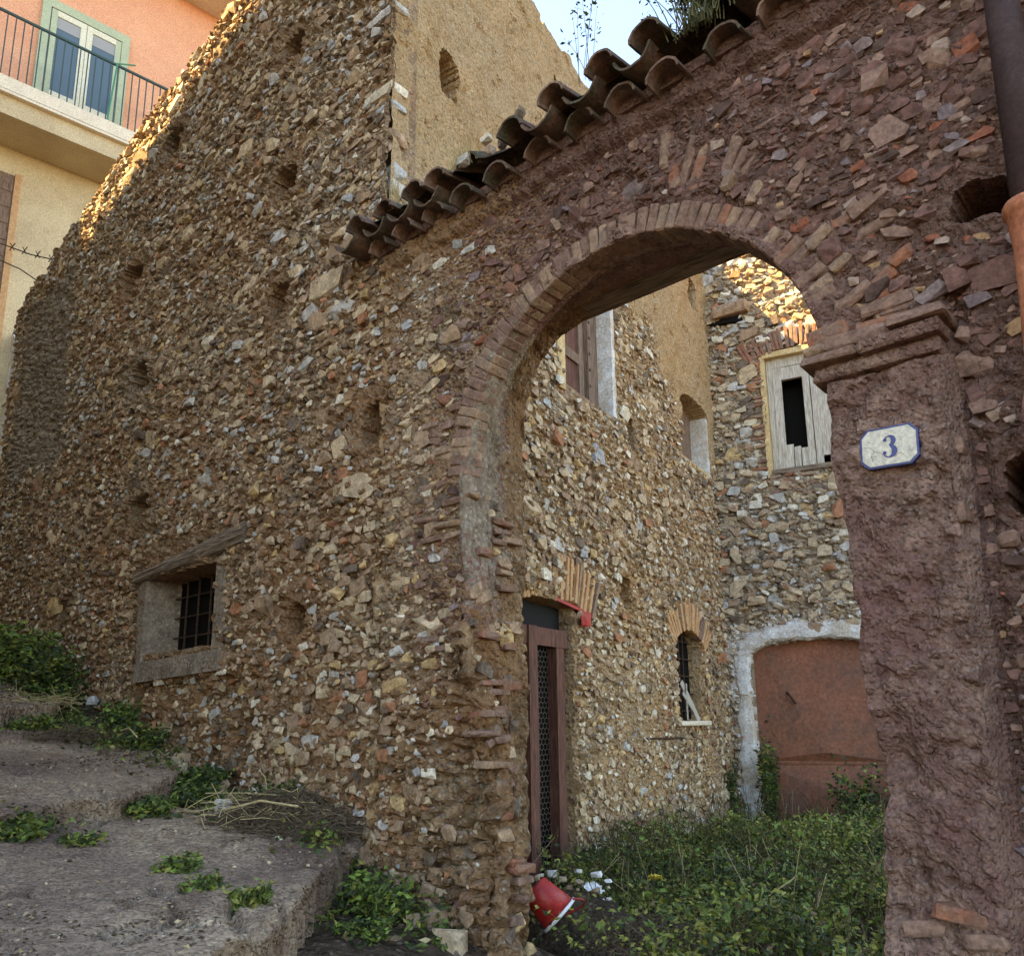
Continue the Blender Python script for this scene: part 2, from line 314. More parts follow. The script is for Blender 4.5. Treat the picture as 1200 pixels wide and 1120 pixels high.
def rubble(fr, parent, hf, dens, bounds, layers, weights, vis, nobj=300, name='stone', mats=None, jit=.5):
    """stones bedded in a wall: layers = (size, chance, how far proud); the largest in view are parts, the rest one joined part"""
    mats = mats or PAL
    u0, u1, z0, z1 = bounds; res = .012; nu = int((u1-u0)/res)+1; nz = int((z1-z0)/res)+1; occ = np.zeros((nu, nz), bool)
    S = []
    for size, pr, proud in layers:
        st = size*1.02; a, b = np.meshgrid(np.arange(u0, u1, st), np.arange(z0, z1, st*.72), indexing='ij')
        a = a+(np.arange(a.shape[1]) % 2)*st/2; a = (a+rng.uniform(-.5, .5, a.shape)*st*jit).ravel(); b = (b+rng.uniform(-.5, .5, b.shape)*st*jit*.7).ravel()
        ok = (a > u0) & (a < u1-.01) & (b > z0) & (b < z1-.01); a, b = a[ok], b[ok]
        d = dens(a, b); d = np.where((size < .035) & (a > 6.5), 0, d); ok = rng.random(len(a)) < pr*d; a, b = a[ok], b[ok]
        ok = ~occ[((a-u0)/res).astype(int), ((b-z0)/res).astype(int)]
        for dx, dz in ((.2, 0), (-.2, 0), (0, .14), (0, -.14)):
            ok &= ~occ[np.clip(((a+dx*size-u0)/res).astype(int), 0, nu-1), np.clip(((b+dz*size-z0)/res).astype(int), 0, nz-1)]
        a, b = a[ok], b[ok]; n = len(a)
        hu = size*rng.uniform(.38, .66, n); hz = size*rng.uniform(.25, .44, n); th = rng.normal(0, .24, n)
        hw = np.minimum(hu, hz)*rng.uniform(.6, 1., n)
        S.append(np.stack([a, b, hu, hz, hw, th, proud*rng.uniform(.4, 1.3, n)], 1))
        for q in range(n):
            f_ = .82 if size < .2 else .92; i0 = int((a[q]-f_*hu[q]-u0)/res); i1 = int((a[q]+f_*hu[q]-u0)/res)+1; j0 = int((b[q]-f_*hz[q]-z0)/res); j1 = int((b[q]+f_*hz[q]-z0)/res)+1
            occ[max(i0, 0):i1, max(j0, 0):j1] = True
    S = np.concatenate(S); a, b, hu, hz, hw, th, pd = S.T
    w_ = hf(a, b)+pd*.62-hw*.28
    P = fr.world(a, w_, b); X, Y, D = proj(P); scr = np.maximum(hu, hz)*2*FPX/np.maximum(D, .5)
    inv = vis(X, Y) & (X > -5) & (X < 1205) & (Y > -5) & (Y < 1125)
    score = np.where(inv, scr, -1)
    order = np.argsort(-score); nb = min(nobj, int((score > 9).sum())); big = order[:nb]; rest = order[nb:]
    wt = weights(a, b); cs = np.cumsum(wt, 1); cs /= cs[:, -1:]; ci = (rng.random(len(a))[:, None] > cs).sum(1)
    for q in big:
        o = bpy.data.objects.new(name, bigmesh(int(rng.integers(10)), mats[ci[q]]))
        T = Matrix.Translation((a[q], fr.sgn*w_[q], b[q])) @ Matrix.Rotation(th[q], 4, 'Y') @ Matrix.Rotation(rng.normal(0, .15), 4, 'X')
        T = T @ Matrix.Diagonal((hu[q]*1.12, hw[q]*fr.sgn, hz[q]*1.12, 1)); place(o, fr.M @ T, parent)
    tk = rng.integers(0, len(ROCK), len(rest)); Vs = []; Fs = []; Ms = []; n0 = 0
    for k, (V, Fc) in enumerate(ROCK):
        ii = rest[tk == k]
        if not len(ii): continue
        c, s = np.cos(th[ii]), np.sin(th[ii]); t2 = rng.normal(0, .25, len(ii)); c2, s2 = np.cos(t2), np.sin(t2)
        x = V[None, :, 0]*hu[ii, None]*1.12; y = V[None, :, 1]*hw[ii, None]; z = V[None, :, 2]*hz[ii, None]*1.12
        y, z = y*c2[:, None]-z*s2[:, None], y*s2[:, None]+z*c2[:, None]
        x, z = x*c[:, None]-z*s[:, None], x*s[:, None]+z*c[:, None]
        VV = np.stack([x+a[ii, None], y+w_[ii, None], z+b[ii, None]], -1); Vs.append(VV.reshape(-1, 3))
        nv = len(V); Fs.append((Fc[None]+(n0+np.arange(len(ii))*nv)[:, None, None]).reshape(-1, 3)); n0 += nv*len(ii)
        Ms.append(np.repeat(ci[ii], len(Fc)))
    o = obj('rubble', np.concatenate(Vs), [np.concatenate(Fs)], mats, parent, fr, mi=np.concatenate(Ms)); o['kind'] = 'stuff'
    return len(rest)

def wall(name, fr, us, nz, z0, top, hf, keep, mats, mfun=None, parent=None, T=.5, ends=True, smooth=False):
    """the relief of a rough wall face as real geometry, with a real top and ends"""
    us = np.asarray(us); tt = np.linspace(0, 1, nz); U = np.repeat(us[:, None], nz, 1); tp = top(us)
    Z = z0+tt[None]*(tp[:, None]-z0); H = hf(U, Z); V = np.stack([U, H, Z], -1).reshape(-1, 3); n = len(us)
    i, j = np.meshgrid(np.arange(n-1), np.arange(nz-1), indexing='ij'); i = i.ravel(); j = j.ravel()
    q = np.stack([i*nz+j, i*nz+j+1, (i+1)*nz+j+1, (i+1)*nz+j], 1)
    uc = (us[i]+us[i+1])/2; zc = (Z[i, j]+Z[i+1, j+1])/2
    k = keep(uc, zc) if keep else np.ones(len(i), bool); q = q[k]; mi = (mfun(uc, zc)[k] if mfun else np.zeros(k.sum(), int))
    if T:
        steps = 6; base = len(V); extra = []; f2 = []
        rows = [(np.arange(n)*nz+nz-1)]
        if ends is True: rows += [np.arange(nz)]
        if ends: rows += [(n-1)*nz+np.arange(nz)]
        for r_ in rows:
            P = V[r_]; prev = r_
            for s_ in range(1, steps+1):
                Q = P.copy(); Q[:, 1] = P[:, 1]-(T+P[:, 1])*s_/steps; a_ = .02 if s_ < steps else 0
                Q[:, 2] += fbm(P[:, 0]*1.0+s_*3, P[:, 2]+s_*2, .1, 3, 5)*a_*3; Q[:, 0] += fbm(P[:, 0]+s_*5, P[:, 2], .1, 3, 6)*a_
                ids = base+len(np.concatenate(extra)) if extra else base
                ids = ids+np.arange(len(Q)); extra.append(Q); f2.append(np.stack([prev[:-1], ids[:-1], ids[1:], prev[1:]], 1)); prev = ids
        V = np.concatenate([V]+extra); f2 = np.concatenate(f2); mi = np.concatenate([mi, np.zeros(len(f2), int)]); q = np.concatenate([q, f2])
    return obj(name, V, [q], mats, parent, fr, mi=mi, smooth=smooth)
def strip(name, P, mats, parent, fr, smooth=False, mfun=None):
    P = np.asarray(P); n, m_, _ = P.shape; i, j = np.meshgrid(np.arange(n-1), np.arange(m_-1), indexing='ij'); i = i.ravel(); j = j.ravel()
    return obj(name, P.reshape(-1, 3), [np.stack([i*m_+j, i*m_+j+1, (i+1)*m_+j+1, (i+1)*m_+j], 1)], mats, parent, fr, smooth=smooth, mi=None if mfun is None else mfun(P[i, j]))

# ------------------------------------------------------------------ wall reliefs
HOLES_F = [(2.83, 1.86, .10, .12), (3.60, .69, .075, .085), (3.98, 3.12, .10, .12), (3.99, 4.16, .11, .10), (3.97, 5.37, .10, .08), (6.06, 5.6, .15, .13),
           (6.73, 4.38, .15, .14), (6.27, 3.19, .14, .13), (6.16, 1.89, .15, .13), (-.585, 1.80, .105, .075), (-.60, .76, .075, .10), (7.6, 1.15, .1, .08)]
HOLES_F = [(a, b, c*(1.3 if a > 0 else 1), d*(1.15 if a > 0 else 1)) for a, b, c, d in HOLES_F]
HOLES_S = [(.59, 4.75, .12, .19), (3.47, 1.21, .12, .15), (3.69, 2.87, .1, .14), (5.85, 5.46, .12, .2), (2.3, 6.0, .05, .05)]
def holes(u, z, H, hl, k=0):
    for a, b, ru, rz in hl:
        d = np.abs((u-a)/ru)**3+np.abs((z-b)/rz)**3+fbm(u, z, .07, 2, k)*.6
        H = np.where(d < 1, (-.85 if k == 0 else -.4)*np.where(u < 2.2, .5, 1)+.06*fbm(u, z, .1, 2, 2), H)
    return H
def near_hole(u, z, hl, g=1.35):
    r = np.zeros(np.shape(u), bool)
    for a, b, ru, rz in hl: r |= (np.abs((u-a)/(ru*g))**3+np.abs((z-b)/(rz*g))**3) < 1
    return r
ZS = 1.30                                   # springing height of the arch
def uL(z): return np.interp(z, [-1.3, -.8, -.4, 0, .35, .9], [1.73, 1.76, 1.81, 1.89, 1.96, 2.0])
def uR(z): return np.interp(z, [-1.3, -.5, -.25, .1, .3, .9, 1.2], [-.02, -.02, -.05, -.04, -.03, .0, .0])
def in_arch(u, z, g=0.):
    low = (z <= ZS) & (u > uR(z)-g) & (u < uL(z)+g)
    return low | ((z > ZS) & (np.hypot(u-1, z-ZS) < 1+g))
WIN = (4.62, 5.78, .60, 1.22)
def hF(u, z):
    u = np.asarray(u, float); z = np.asarray(z, float)
    low = .07*fbm(u, z, 1.6, 2, 1)
    left = sst(2.3, 3.2, u)
    c1, r1 = cell(u+.03*vn(u*9, z*9, 3), z*1.35, .105, 0); c2, r2 = cell(u, z*1.2, .048, 3)
    H = low+(.030*left+.012)*(c1*(.4+r1)-.35)+(.012+.006*left)*(c2*(.3+r2)-.4)+.035*fbm(u, z, .13, 4, 2, .6)*(1-.35*left)
    # pilaster right of the arch, arch recess, eroded foot of the left pier
    pil = sst(-.41, -.37, u)*(1-sst(.02, .06, u))*(1-sst(1.24, 1.28, z))
    H = H*(1-.6*pil)+pil*(.055+.02*fbm(u, z, .3, 3, 4)+.020*fbm(u, z, .045, 3, 6, .7)+.020*sst(-.03, .02, fbm(u, z, .33, 4, 1))-.018*sst(.22, .27, fbm(u, z, .2, 4, 7)))
    groove = np.exp(-((u+.445)/.03)**2)*(z < 1.5); H = H-.05*groove
    er = sst(.9, .2, z)*sst(2.9, 2.2, u)*sst(1.2, 1.6, u)
    H = H+er*(.16*fbm(u*1.1, z, .42, 4, 5, .6)+.05*(c1-.5)+.03)
    er2 = sst(.1, -.1, z)*sst(-.75, -.6, z)*sst(-.28, -.1, u)*(u < .2); H = H-er2*(.02+.05*(.5+fbm(u, z, .12, 3, 6)))
    rr = np.hypot(u-1, z-ZS)
    ring = (z > ZS-.1)*np.exp(-((rr-1.30)/.16)**2)*(u < 2.6)*(u > -.4); H = H-.03*ring*(.5+fbm(u, z, .2, 3, 4)*1.5)
    corn = sst(2.80, 2.84, z)*sst(2.76, 2.70, u); H = H+.045*corn
    foot = sst(.0, -.5, z-.27*(u-5.4)*.8)*left; H = H+foot*.05*(1+fbm(u, z, .3, 3, 3)*2)
    H = np.where((u > 4.0) & (u < 5.9) & (z < .42), H-.07*sst(.42, .3, z)*(1+2*fbm(u, z, .2, 3, 6)), H)
    H = holes(u, z, H, HOLES_F)
    a, b, c, d = WIN; H = np.where((u > a) & (u < b) & (z > c) & (z < d), -.48, H)
    return H
def plastS(u, z):
    b = np.interp(u, [0, 2.0, 2.6, 3.6, 4.4, 5.2, 6.5], [3.2, 3.2, 4.5, 4.3, 3.9, 3.5, 3.3]); return sst(-.25, .35, z-b+.7*np.clip(fbm(u, z, .9, 4, 2), -.6, .8)*(z < b+1.2))
def hS(u, z):
    u = np.asarray(u, float); z = np.asarray(z, float); p = plastS(u, z)
    c1, r1 = cell(u, z*1.35, .12, 2); c2, r2 = cell(u, z*1.2, .055, 5)
    H = .06*fbm(u, z, 1.4, 2, 3)+(1-p)*(.04*(c1*(.4+r1)-.35)+.018*(c2*(.3+r2)-.4))+.03*fbm(u, z, .13, 4, 2, .6)*(1-.2*p)+.02*p-p*.02*sst(.25, .3, fbm(u, z, .25, 4, 4))
    low = (u > 2.7) & (u < 4.3) & (z < .6) & (z > -.9); sm = low*np.clip(1.3*(.5+fbm(u, z, .5, 3, 7)), 0, 1); H = H*(1-.6*sm)+.02*sm
    H = holes(u, z, H, HOLES_S, 2)
    H = np.where(pocketS(u, z), np.where(z > 2, -.42, np.where(u < 3, -.24, -.19)), H)
    return H
def pocketS(u, z, g=0):
    a = (u > 2.28-g) & (u < 3.34+g) & (z > 2.92-g) & (z < 4.45+g)
    w2 = (u > 5.2-g) & (u < 6.12+g) & (z > 3.06-g) & (z < 3.78+g+.14*np.sqrt(np.clip(1-((u-5.66)/.46)**2, 0, 1)))
    dr = (u > 1.5-g) & (u < 2.34+g) & (z < .95+g)
    sw = (u > 4.66-g) & (u < 5.40+g) & (z > .02-g) & (z < .80+g+.2*np.sqrt(np.clip(1-((u-5.03)/.37)**2, 0, 1)))
    return a | w2 | dr | sw
def pocketB(u, z, g=0):
    win = (u > .70-g) & (u < 1.52+g) & (z > 3.04-g) & (z < 4.64+g)
    dr = (u > .30-g) & (u < 1.76+g) & (z < .78+g+.17*np.sqrt(np.clip(1-((u-1.03)/.75)**2, 0, 1)))
    return win, dr
def hB(u, z):
    u = np.asarray(u, float); z = np.asarray(z, float)
    c1, r1 = cell(u, z*1.5, .13, 4); c2, r2 = cell(u, z*1.2, .06, 1)
    H = .05*fbm(u, z, 1.4, 2, 6)+.05*(c1*(.4+r1)-.35)+.02*(c2*(.3+r2)-.4)+.03*fbm(u, z, .15, 4, 1, .6)
    w_, d = pocketB(u, z); H = np.where(w_, -.35, H); H = np.where(d, -.2, H)
    return H

# ================================================================== GROUND
def hG(u, w_):
    """bare ground, in the street frame: lane climbs to the left, courtyard behind the arch"""
    lane = np.interp(u, [-6, -1, 1.2, 2.0, 2.8, 4.5, 6, 8, 12, 20], [-1.9, -1.62, -1.25, -.98, -.80, -.50, -.15, .55, 1.4, 2.5])
    court = -1.27+.04*fbm(u, w_, 1.2, 3, 4)*2
    t = sst(-.75, -.1, w_); g = court*(1-t)+np.where(u < 2.7, np.maximum(lane, -1.62), lane)*t
    return g+.05*fbm(u, w_, .5, 4, 3)+.10*sst(.5, 0, np.abs(w_))*sst(2.2, 2.8, u)
gu = np.concatenate([np.linspace(-6, 0, 60, endpoint=False), np.linspace(0, 9, 330), np.linspace(9.3, 20, 20)])
gw = np.concatenate([np.linspace(-9, -1.2, 80, endpoint=False), np.linspace(-1.2, 4, 190), np.linspace(4.3, 9, 12)])
U, W_ = np.meshgrid(gu, gw, indexing='ij'); P = np.stack([U, W_, hG(U, W_)], -1)
g = strip('ground', P[:, ::-1], M['soil'], None, FF); g['kind'] = 'structure'
g = obj('terrain', [(-400, -400, -2.1), (400, -400, -2.1), (400, 400, -2.1), (-400, 400, -2.1)], [(0, 1, 2, 3)], M['soil']); g['kind'] = 'structure'
E1 = lambda w_: np.interp(w_, [-.3, 0, .5, .88, 1.35, 2, 3.5, 5], [2.95, 2.85, 2.45, 2.08, 1.80, 1.4, .8, .3])
E2 = lambda w_: np.interp(w_, [0, .5, .9, 1.6, 3.5, 5], [4.75, 4.15, 3.8, 3.5, 3.0, 2.6])
E3 = lambda w_: np.interp(w_, [0, 1, 4], [6.5, 6.05, 5.5])
E4 = lambda w_: np.interp(w_, [0, 1, 4], [9.5, 9.2, 8.8])
lane = bpy.data.objects.new('stepped_lane', None); place(lane, FF.M.copy()); tag(lane, kind='structure')
def slab(e0, e1, z0, u0, sl, wmin):
    us = np.arange(e0(4.5)-.3, e1(0)+.3, .02); ws = np.arange(0, 4.4, .02)
    U, W_ = np.meshgrid(us, ws, indexing='ij'); jit = .06*fbm(U*1.0, W_, .25, 4, 2)+.12*fbm(U, W_, .9, 2, 5)
    crack = np.abs(fbm(U, W_, .8, 3, 6)); crack2 = np.abs(fbm(U+3.3, W_+1.7, .45, 4, 2)); cr = -.055*np.exp(-(crack/.02)**2)-.02*np.exp(-(crack2/.012)**2)
    Z = z0+sl*(U-u0)+.03*fbm(U, W_, .6, 4, 1)+.016*fbm(U, W_, .07, 3, 2)+cr-.03*sst(.25, .6, fbm(U, W_, .5, 4, 7))*(.6+.8*vn(U*30, W_*30, 2))
    edge = np.minimum(np.minimum(U-e0(W_)+jit, (e1(W_)-U+.12)), np.minimum(W_-wmin(U)+jit, 4.3-W_)); Z = Z-.035*sst(.04, 0, edge)*(.5+vn(U*9, W_*9, 3))
    n, m_ = U.shape; V = np.stack([U, W_, Z], -1).reshape(-1, 3); ok = (edge > 0).ravel()
    i, j = np.meshgrid(np.arange(n-1), np.arange(m_-1), indexing='ij'); i = i.ravel(); j = j.ravel()
    q = np.stack([i*m_+j, (i+1)*m_+j, (i+1)*m_+j+1, i*m_+j+1], 1); q = q[ok[q].all(1)]
    e = np.concatenate([q[:, [0, 1]], q[:, [1, 2]], q[:, [2, 3]], q[:, [3, 0]]]); key = e[:, 0]*10**6+e[:, 1]; rk = e[:, 1]*10**6+e[:, 0]
    be = e[~np.isin(key, rk)]; N = len(V); B = V.copy(); B[:, 2] -= .05+.03*rng.random(N); B[:, 0] += .03+.05*fbm(V[:, 0], V[:, 1], .15, 3, 3); B[:, :2] += rng.uniform(-.012, .012, (N, 2)); C_ = B.copy(); C_[:, 2] -= .38
    s1 = np.stack([be[:, 1], be[:, 0], be[:, 0]+N, be[:, 1]+N], 1); s2 = s1+N; s2 = np.stack([be[:, 1]+N, be[:, 0]+N, be[:, 0]+2*N, be[:, 1]+2*N], 1)
    return obj('concrete_slab', np.concatenate([V, B, C_]), [np.concatenate([q, s1, s2])], M['concrete'], lane, FF)
slab(E1, E2, -.66, 2.3, .12, lambda u: np.interp(u, [2, 2.9, 3.2, 3.9, 4.4], [-.2, -.2, .12, .62, .8]))
slab(E2, E3, -.35, 3.8, .155, lambda u: np.interp(u, [3, 4, 4.8, 6.5], [.5, .5, .18, .45]))
slab(E3, E4, .17, 6.1, .2, lambda u: .5+0*u)

# ================================================================== RUINED HOUSE (street front and courtyard side)
def topL(u):
    return np.interp(u, [2.7, 4.8, 5.9, 6.9, 8.24, 10.33], [6.5, 6.42, 6.36, 6.24, 5.88, 5.34])+.13*fbm(u, u*0, .5, 4, 2)+.04*np.round(2*vn(u*2.3, u*0, 4))
house = thing('ruined_house', FF, 2.75, 0, -1, 'tall roofless rubble stone house with plastered side and barred window', 'house')
us = [2.655]
while us[-1] < 10.22: us.append(us[-1]+.0155*(1+max(0, us[-1]-3.4)*.30))
fw = wall('front_wall', FF, us, 420, -1.1, topL, hF, None, [M['mortar'], M['render'], M['mortar_low']], lambda u, z: np.where((u > 8.2) & (u < 9.9) & (z > 2.9+.5*fbm(u, z, .8, 3, 3)) & (z < 5.2), 1, 2*(rng.random(len(u)) > sst(.3, 3.2, z+1.6*fbm(u, z, 1.2, 4, 6)))), house, ends='far')
def wF(u, z):
    n = len(u); g = sst(1.5, 4.5, z+fbm(u, z, 2, 2, 1)*3)[:, None]; r = np.array([.34, .40, .04, .01, .015, .09, .05, .06])[None]*(1-g)+np.array([.42, .24, .18, .04, .055, .05, .01, .01])[None]*g
    cl = (np.clip(fbm(u, z, .7, 3, 5)*2, 0, 1))[:, None]; return r+cl*np.array([0, 0, .22, .06, .1, 0, 0, 0])[None]
def dF(u, z):
    a, b, c, d = WIN
    k = ~near_hole(u, z, HOLES_F, 1.9) & ~((u > a-.1) & (u < b+.25) & (z > c-.2) & (z < d+.3)) & (z < topL(u)-.05)
    k &= ~((u > 8.2) & (u < 9.9) & (z > 2.9) & (z < 5.2))
    return k*(1.0+.5*fbm(u, z, .5, 3, 1))
rubble(FF, fw, hF, dF, (2.72, 10.2, -1.0, 6.6), [(.30, .025, .010), (.19, .07, .014), (.125, .16, .02), (.088, .45, .024), (.062, 1, .022), (.044, 1, .016), (.030, .9, .010)],
       wF, lambda X, Y: X < 520, 300)
bar_ = MB().box(2.70, 2.86, -.2, -.06, 2.9, 6.3, .01).out('corner', M['mortar'], fw, FF)
# quoin column at the corner above the gate
for k, z in enumerate(np.arange(3.15, 6.4, .13)):
    if rng.random() < .75: bevel_box('stone', 2.665, 2.70+.10+.2*rng.random(), -.1, .02+.03*rng.random(), z, z+.05+.05*rng.random(), PAL[int(rng.choice([0, 2, 3, 4, 1]))], fw, FF, .018, .012)
# side wall
topS = lambda u: 6.53-.02*u+.20*fbm(u, u*0, .6, 4, 6)+.05*np.round(2*vn(u*3, u*0, 1))
sw = wall('side_wall', FS, np.arange(-.045, 6.75, .021), 350, -1.35, topS, hS, None, [M['side_mortar'], M['plaster']],
          lambda u, z: (rng.random(len(u)) < plastS(u, z)).astype(int), house, T=.45, ends=False)
def wS(u, z):
    n = len(u); r = np.repeat(np.array([[.42, .24, .05, .01, .12, .05, .03, .08]]), n, 0); return r
def dS(u, z):
    return (~near_hole(u, z, HOLES_S, 1.7) & ~pocketS(u, z, .06))*np.clip(1.05-plastS(u, z)*1.3, 0, 1)*(.8+.6*fbm(u, z, .6, 3, 2))*np.where((u > 2.8) & (u < 4.2) & (z < .5), .35, 1.)*(z > -1.25)
rubble(FS, sw, hS, dS, (.8, 6.7, -1.3, 5.6), [(.24, .03, .012), (.15, .14, .02), (.10, .55, .025), (.068, 1, .022), (.047, 1, .015), (.034, .7, .01)], wS,
       lambda X, Y: (X > 598) & (X < 865) & (Y > 300), 300)
def bar(name, u0, u1, w0, w1, z0, z1, m, parent, fr, ax='u', amp=.015, n=26, k=10, bend=0):
    """a rough-hewn timber: closed bar with ragged ridged sides along axis u"""
    P = []; t = np.linspace(0, 1, n)
    for a in t:
        row = []
        for q in range(k*2):
            an = 2*math.pi*q/(k*2); cx, cz = math.cos(an), math.sin(an); s_ = 1/max(abs(cx), abs(cz)); s_ = min(s_, 1.25)
            d = 1+amp*8*float(vn(q*1.3, a*2.2, 2))+amp*5*float(vn(q*3.1, a*7, 4))
            row.append((a, (w0+w1)/2+(w1-w0)/2*cx*s_*d, cz*s_*d))
        P.append(row+[row[0]])
    P = np.array(P); uu = u0+(u1-u0)*P[..., 0]; zc = z0[0]+(z1[0]-z0[0])*P[..., 0]; hz = (z0[1]+(z1[1]-z0[1])*P[..., 0])/2
    Z = zc+P[..., 2]*hz+bend*np.sin(P[..., 0]*math.pi)
    V = np.stack([uu, P[..., 1], Z], -1); o = strip(name, V, m, parent, fr); me = o.data
    bm = bmesh.new(); bm.from_mesh(me); bmesh.ops.remove_doubles(bm, verts=bm.verts, dist=1e-5); bmesh.ops.holes_fill(bm, edges=bm.edges, sides=60); bm.to_mesh(me); bm.free(); return o
lt = bar('timber_lintel', 5.98, 4.22, -.14, .06, (1.255, .09), (1.385, .16), M['wood'], house, FF, amp=.028, n=50, k=12, bend=.0); lt['label'] = 'cracked weathered timber lintel'
# barred window
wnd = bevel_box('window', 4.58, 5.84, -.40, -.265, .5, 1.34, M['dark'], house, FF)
mb = MB(); mb.prism([(0, 0), (0, 0), (0, 0)], 0, 0)
def solid(name, pts3, faces, m, parent, fr): return obj(name, pts3, faces, m, parent, fr)
solid('jamb', [(5.80, .02, .50), (5.72, -.34, .52), (5.72, -.34, 1.3), (5.80, .02, 1.24), (5.90, .01, .50), (5.88, -.36, .5), (5.88, -.36, 1.3), (5.98, .01, 1.24)],
      [(0, 1, 2, 3), (4, 7, 6, 5), (0, 4, 5, 1), (3, 2, 6, 7), (0, 3, 7, 4), (1, 5, 6, 2)], M['render'], wnd, FF)
solid('jamb', [(4.62, .03, .56), (4.66, -.40, .6), (4.66, -.40, 1.22), (4.62, .03, 1.24), (4.50, .02, .56), (4.5, -.42, .6), (4.5, -.42, 1.22), (4.52, .02, 1.28)],
      [(0, 3, 2, 1), (4, 5, 6, 7), (0, 1, 5, 4), (3, 7, 6, 2), (0, 4, 7, 3), (1, 2, 6, 5)], M['render'], wnd, FF)
solid('window_sill', [(4.50, .05, .40), (5.86, .05, .36), (5.84, .045, .52), (4.50, .045, .555), (4.52, -.4, .40), (5.8, -.4, .40), (5.8, -.4, .66), (4.52, -.4, .66)],
      [(0, 3, 2, 1), (4, 5, 6, 7), (3, 7, 6, 2), (0, 1, 5, 4), (0, 4, 7, 3), (1, 2, 6, 5)], M['render'], wnd, FF)
for k in range(5):
    u = 4.74+k*.20; MB().tube([(u, -.22, .6), (u, -.22, 1.26)], .009, 6).out('bar', M['iron'], wnd, FF)
for k in range(3):
    z = .74+k*.17; MB().tube([(4.64, -.225, z), (5.74, -.225, z)], .008, 6).out('bar', M['iron'], wnd, FF)

# shuttered window high on the side wall
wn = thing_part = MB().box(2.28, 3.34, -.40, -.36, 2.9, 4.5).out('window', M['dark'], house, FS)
MB().box(3.30, 3.375, -.37, .012, 2.86, 4.5, .004).out('reveal', M['white_lime'], wn, FS)
MB().box(2.18, 2.31, -.37, .02, 2.86, 4.5, .004).out('reveal', M['ochre'], wn, FS)
MB().box(2.26, 3.32, -.37, .006, 2.80, 2.93, .005).out('sill', M['brick'][1], wn, FS)
MB().box(2.28, 3.33, -.37, .006, 4.46, 4.56).out('head', M['ochre'], wn, FS)
sh = MB().box(3.10, 3.30, -.20, -.15, 2.93, 4.46).out('shutter', M['wood_shutter'], wn, FS)
for k in range(9):
    z = 3.05+k*.17; MB().box(3.115, 3.14, -.15, -.144, z, z+.025).out('nail', M['iron'], sh, FS)
sh = MB().box(2.32, 3.09, -.26, -.22, 2.93, 4.46).out('shutter', M['wood_red'], wn, FS)
for (a, b, c, d) in ((2.32, 2.40, 2.93, 4.46), (2.99, 3.09, 2.93, 4.46), (2.4, 2.99, 3.42, 3.52), (2.4, 2.99, 2.93, 3.02)): MB().box(a, b, -.22, -.195, c, d).out('rail', M['wood_shutter'], sh, FS)
# small arched window beyond it
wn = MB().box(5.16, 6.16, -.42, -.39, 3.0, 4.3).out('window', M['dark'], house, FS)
MB().box(6.07, 6.18, -.38, .012, 3.02, 3.82, .004).out('reveal', M['white_lime'], wn, FS)
MB().box(5.2, 6.08, -.24, -.2, 3.06, 4.2).out('shutter', M['wood_shutter'], wn, FS)
MB().box(5.14, 6.14, -.38, .01, 2.98, 3.075, .006).out('sill', M['ochre'], wn, FS)
# timber door with wire mesh
dr = MB().box(1.40, 2.37, -.23, -.17, -1.3, 1.0).out('door', M['dark'], house, FS); dr['label'] = 'dark doorway with red brown posts and wire mesh'
MB().box(1.44, 2.30, -.11, -.03, .60, .74, .004).out('rail', M['wood_red'], dr, FS)
MB().box(1.68, 1.80, -.09, -.01, -1.2, .74, .004).out('post', M['wood_red'], dr, FS)
MB().box(2.14, 2.26, -.12, -.04, -1.2, .64, .006).out('post', M['wood_red'], dr, FS)
for k in range(4): MB().box(1.16+k*.135, 1.285+k*.135, -.13, -.10, -1.2, .6, .003).out('plank', M['wood_red'], dr, FS)
mb = MB(); st = .055
for a in range(7):
    for b in range(44):
        u = 1.80+a*st*.97+(b % 2)*st/2; z = -1.15+b*.04
        if u < 2.12:
            mb.add([(u, -.1, z), (u+.0028, -.1, z), (u+.0028, -.098, z+.024), (u, -.098, z+.024)], [(0, 1, 2, 3)])
            for s_ in (-1, 1): mb.add([(u, -.1, z+.024), (u, -.1, z+.0275), (u+s_*st/2, -.1, z+.0415), (u+s_*st/2, -.1, z+.038)], [(0, 1, 2, 3)])
o = mb.out('wire_mesh', mat('galvanised_wire', (.16, .13, .12), .5, .5, metal=.5), dr, FS)
MB().box(1.46, 2.34, -.16, -.12, .75, 1.02).out('fanlight', M['blackmat'], dr, FS)
solid('canopy', [(1.46, .02, 1.035), (2.62, .04, .90), (2.62, .04, .925), (1.46, .02, 1.06), (1.46, -.3, 1.06), (2.5, -.3, .97), (2.5, -.3, 1.0), (1.46, -.3, 1.09)],
      [(0, 3, 2, 1), (4, 5, 6, 7), (3, 7, 6, 2), (0, 1, 5, 4), (0, 4, 7, 3), (1, 2, 6, 5)], M['red_sheet'], dr, FS)
MB().box(2.44, 2.60, .04, .05, .80, .92, .012).out('flap', M['red_sheet'], dr, FS)
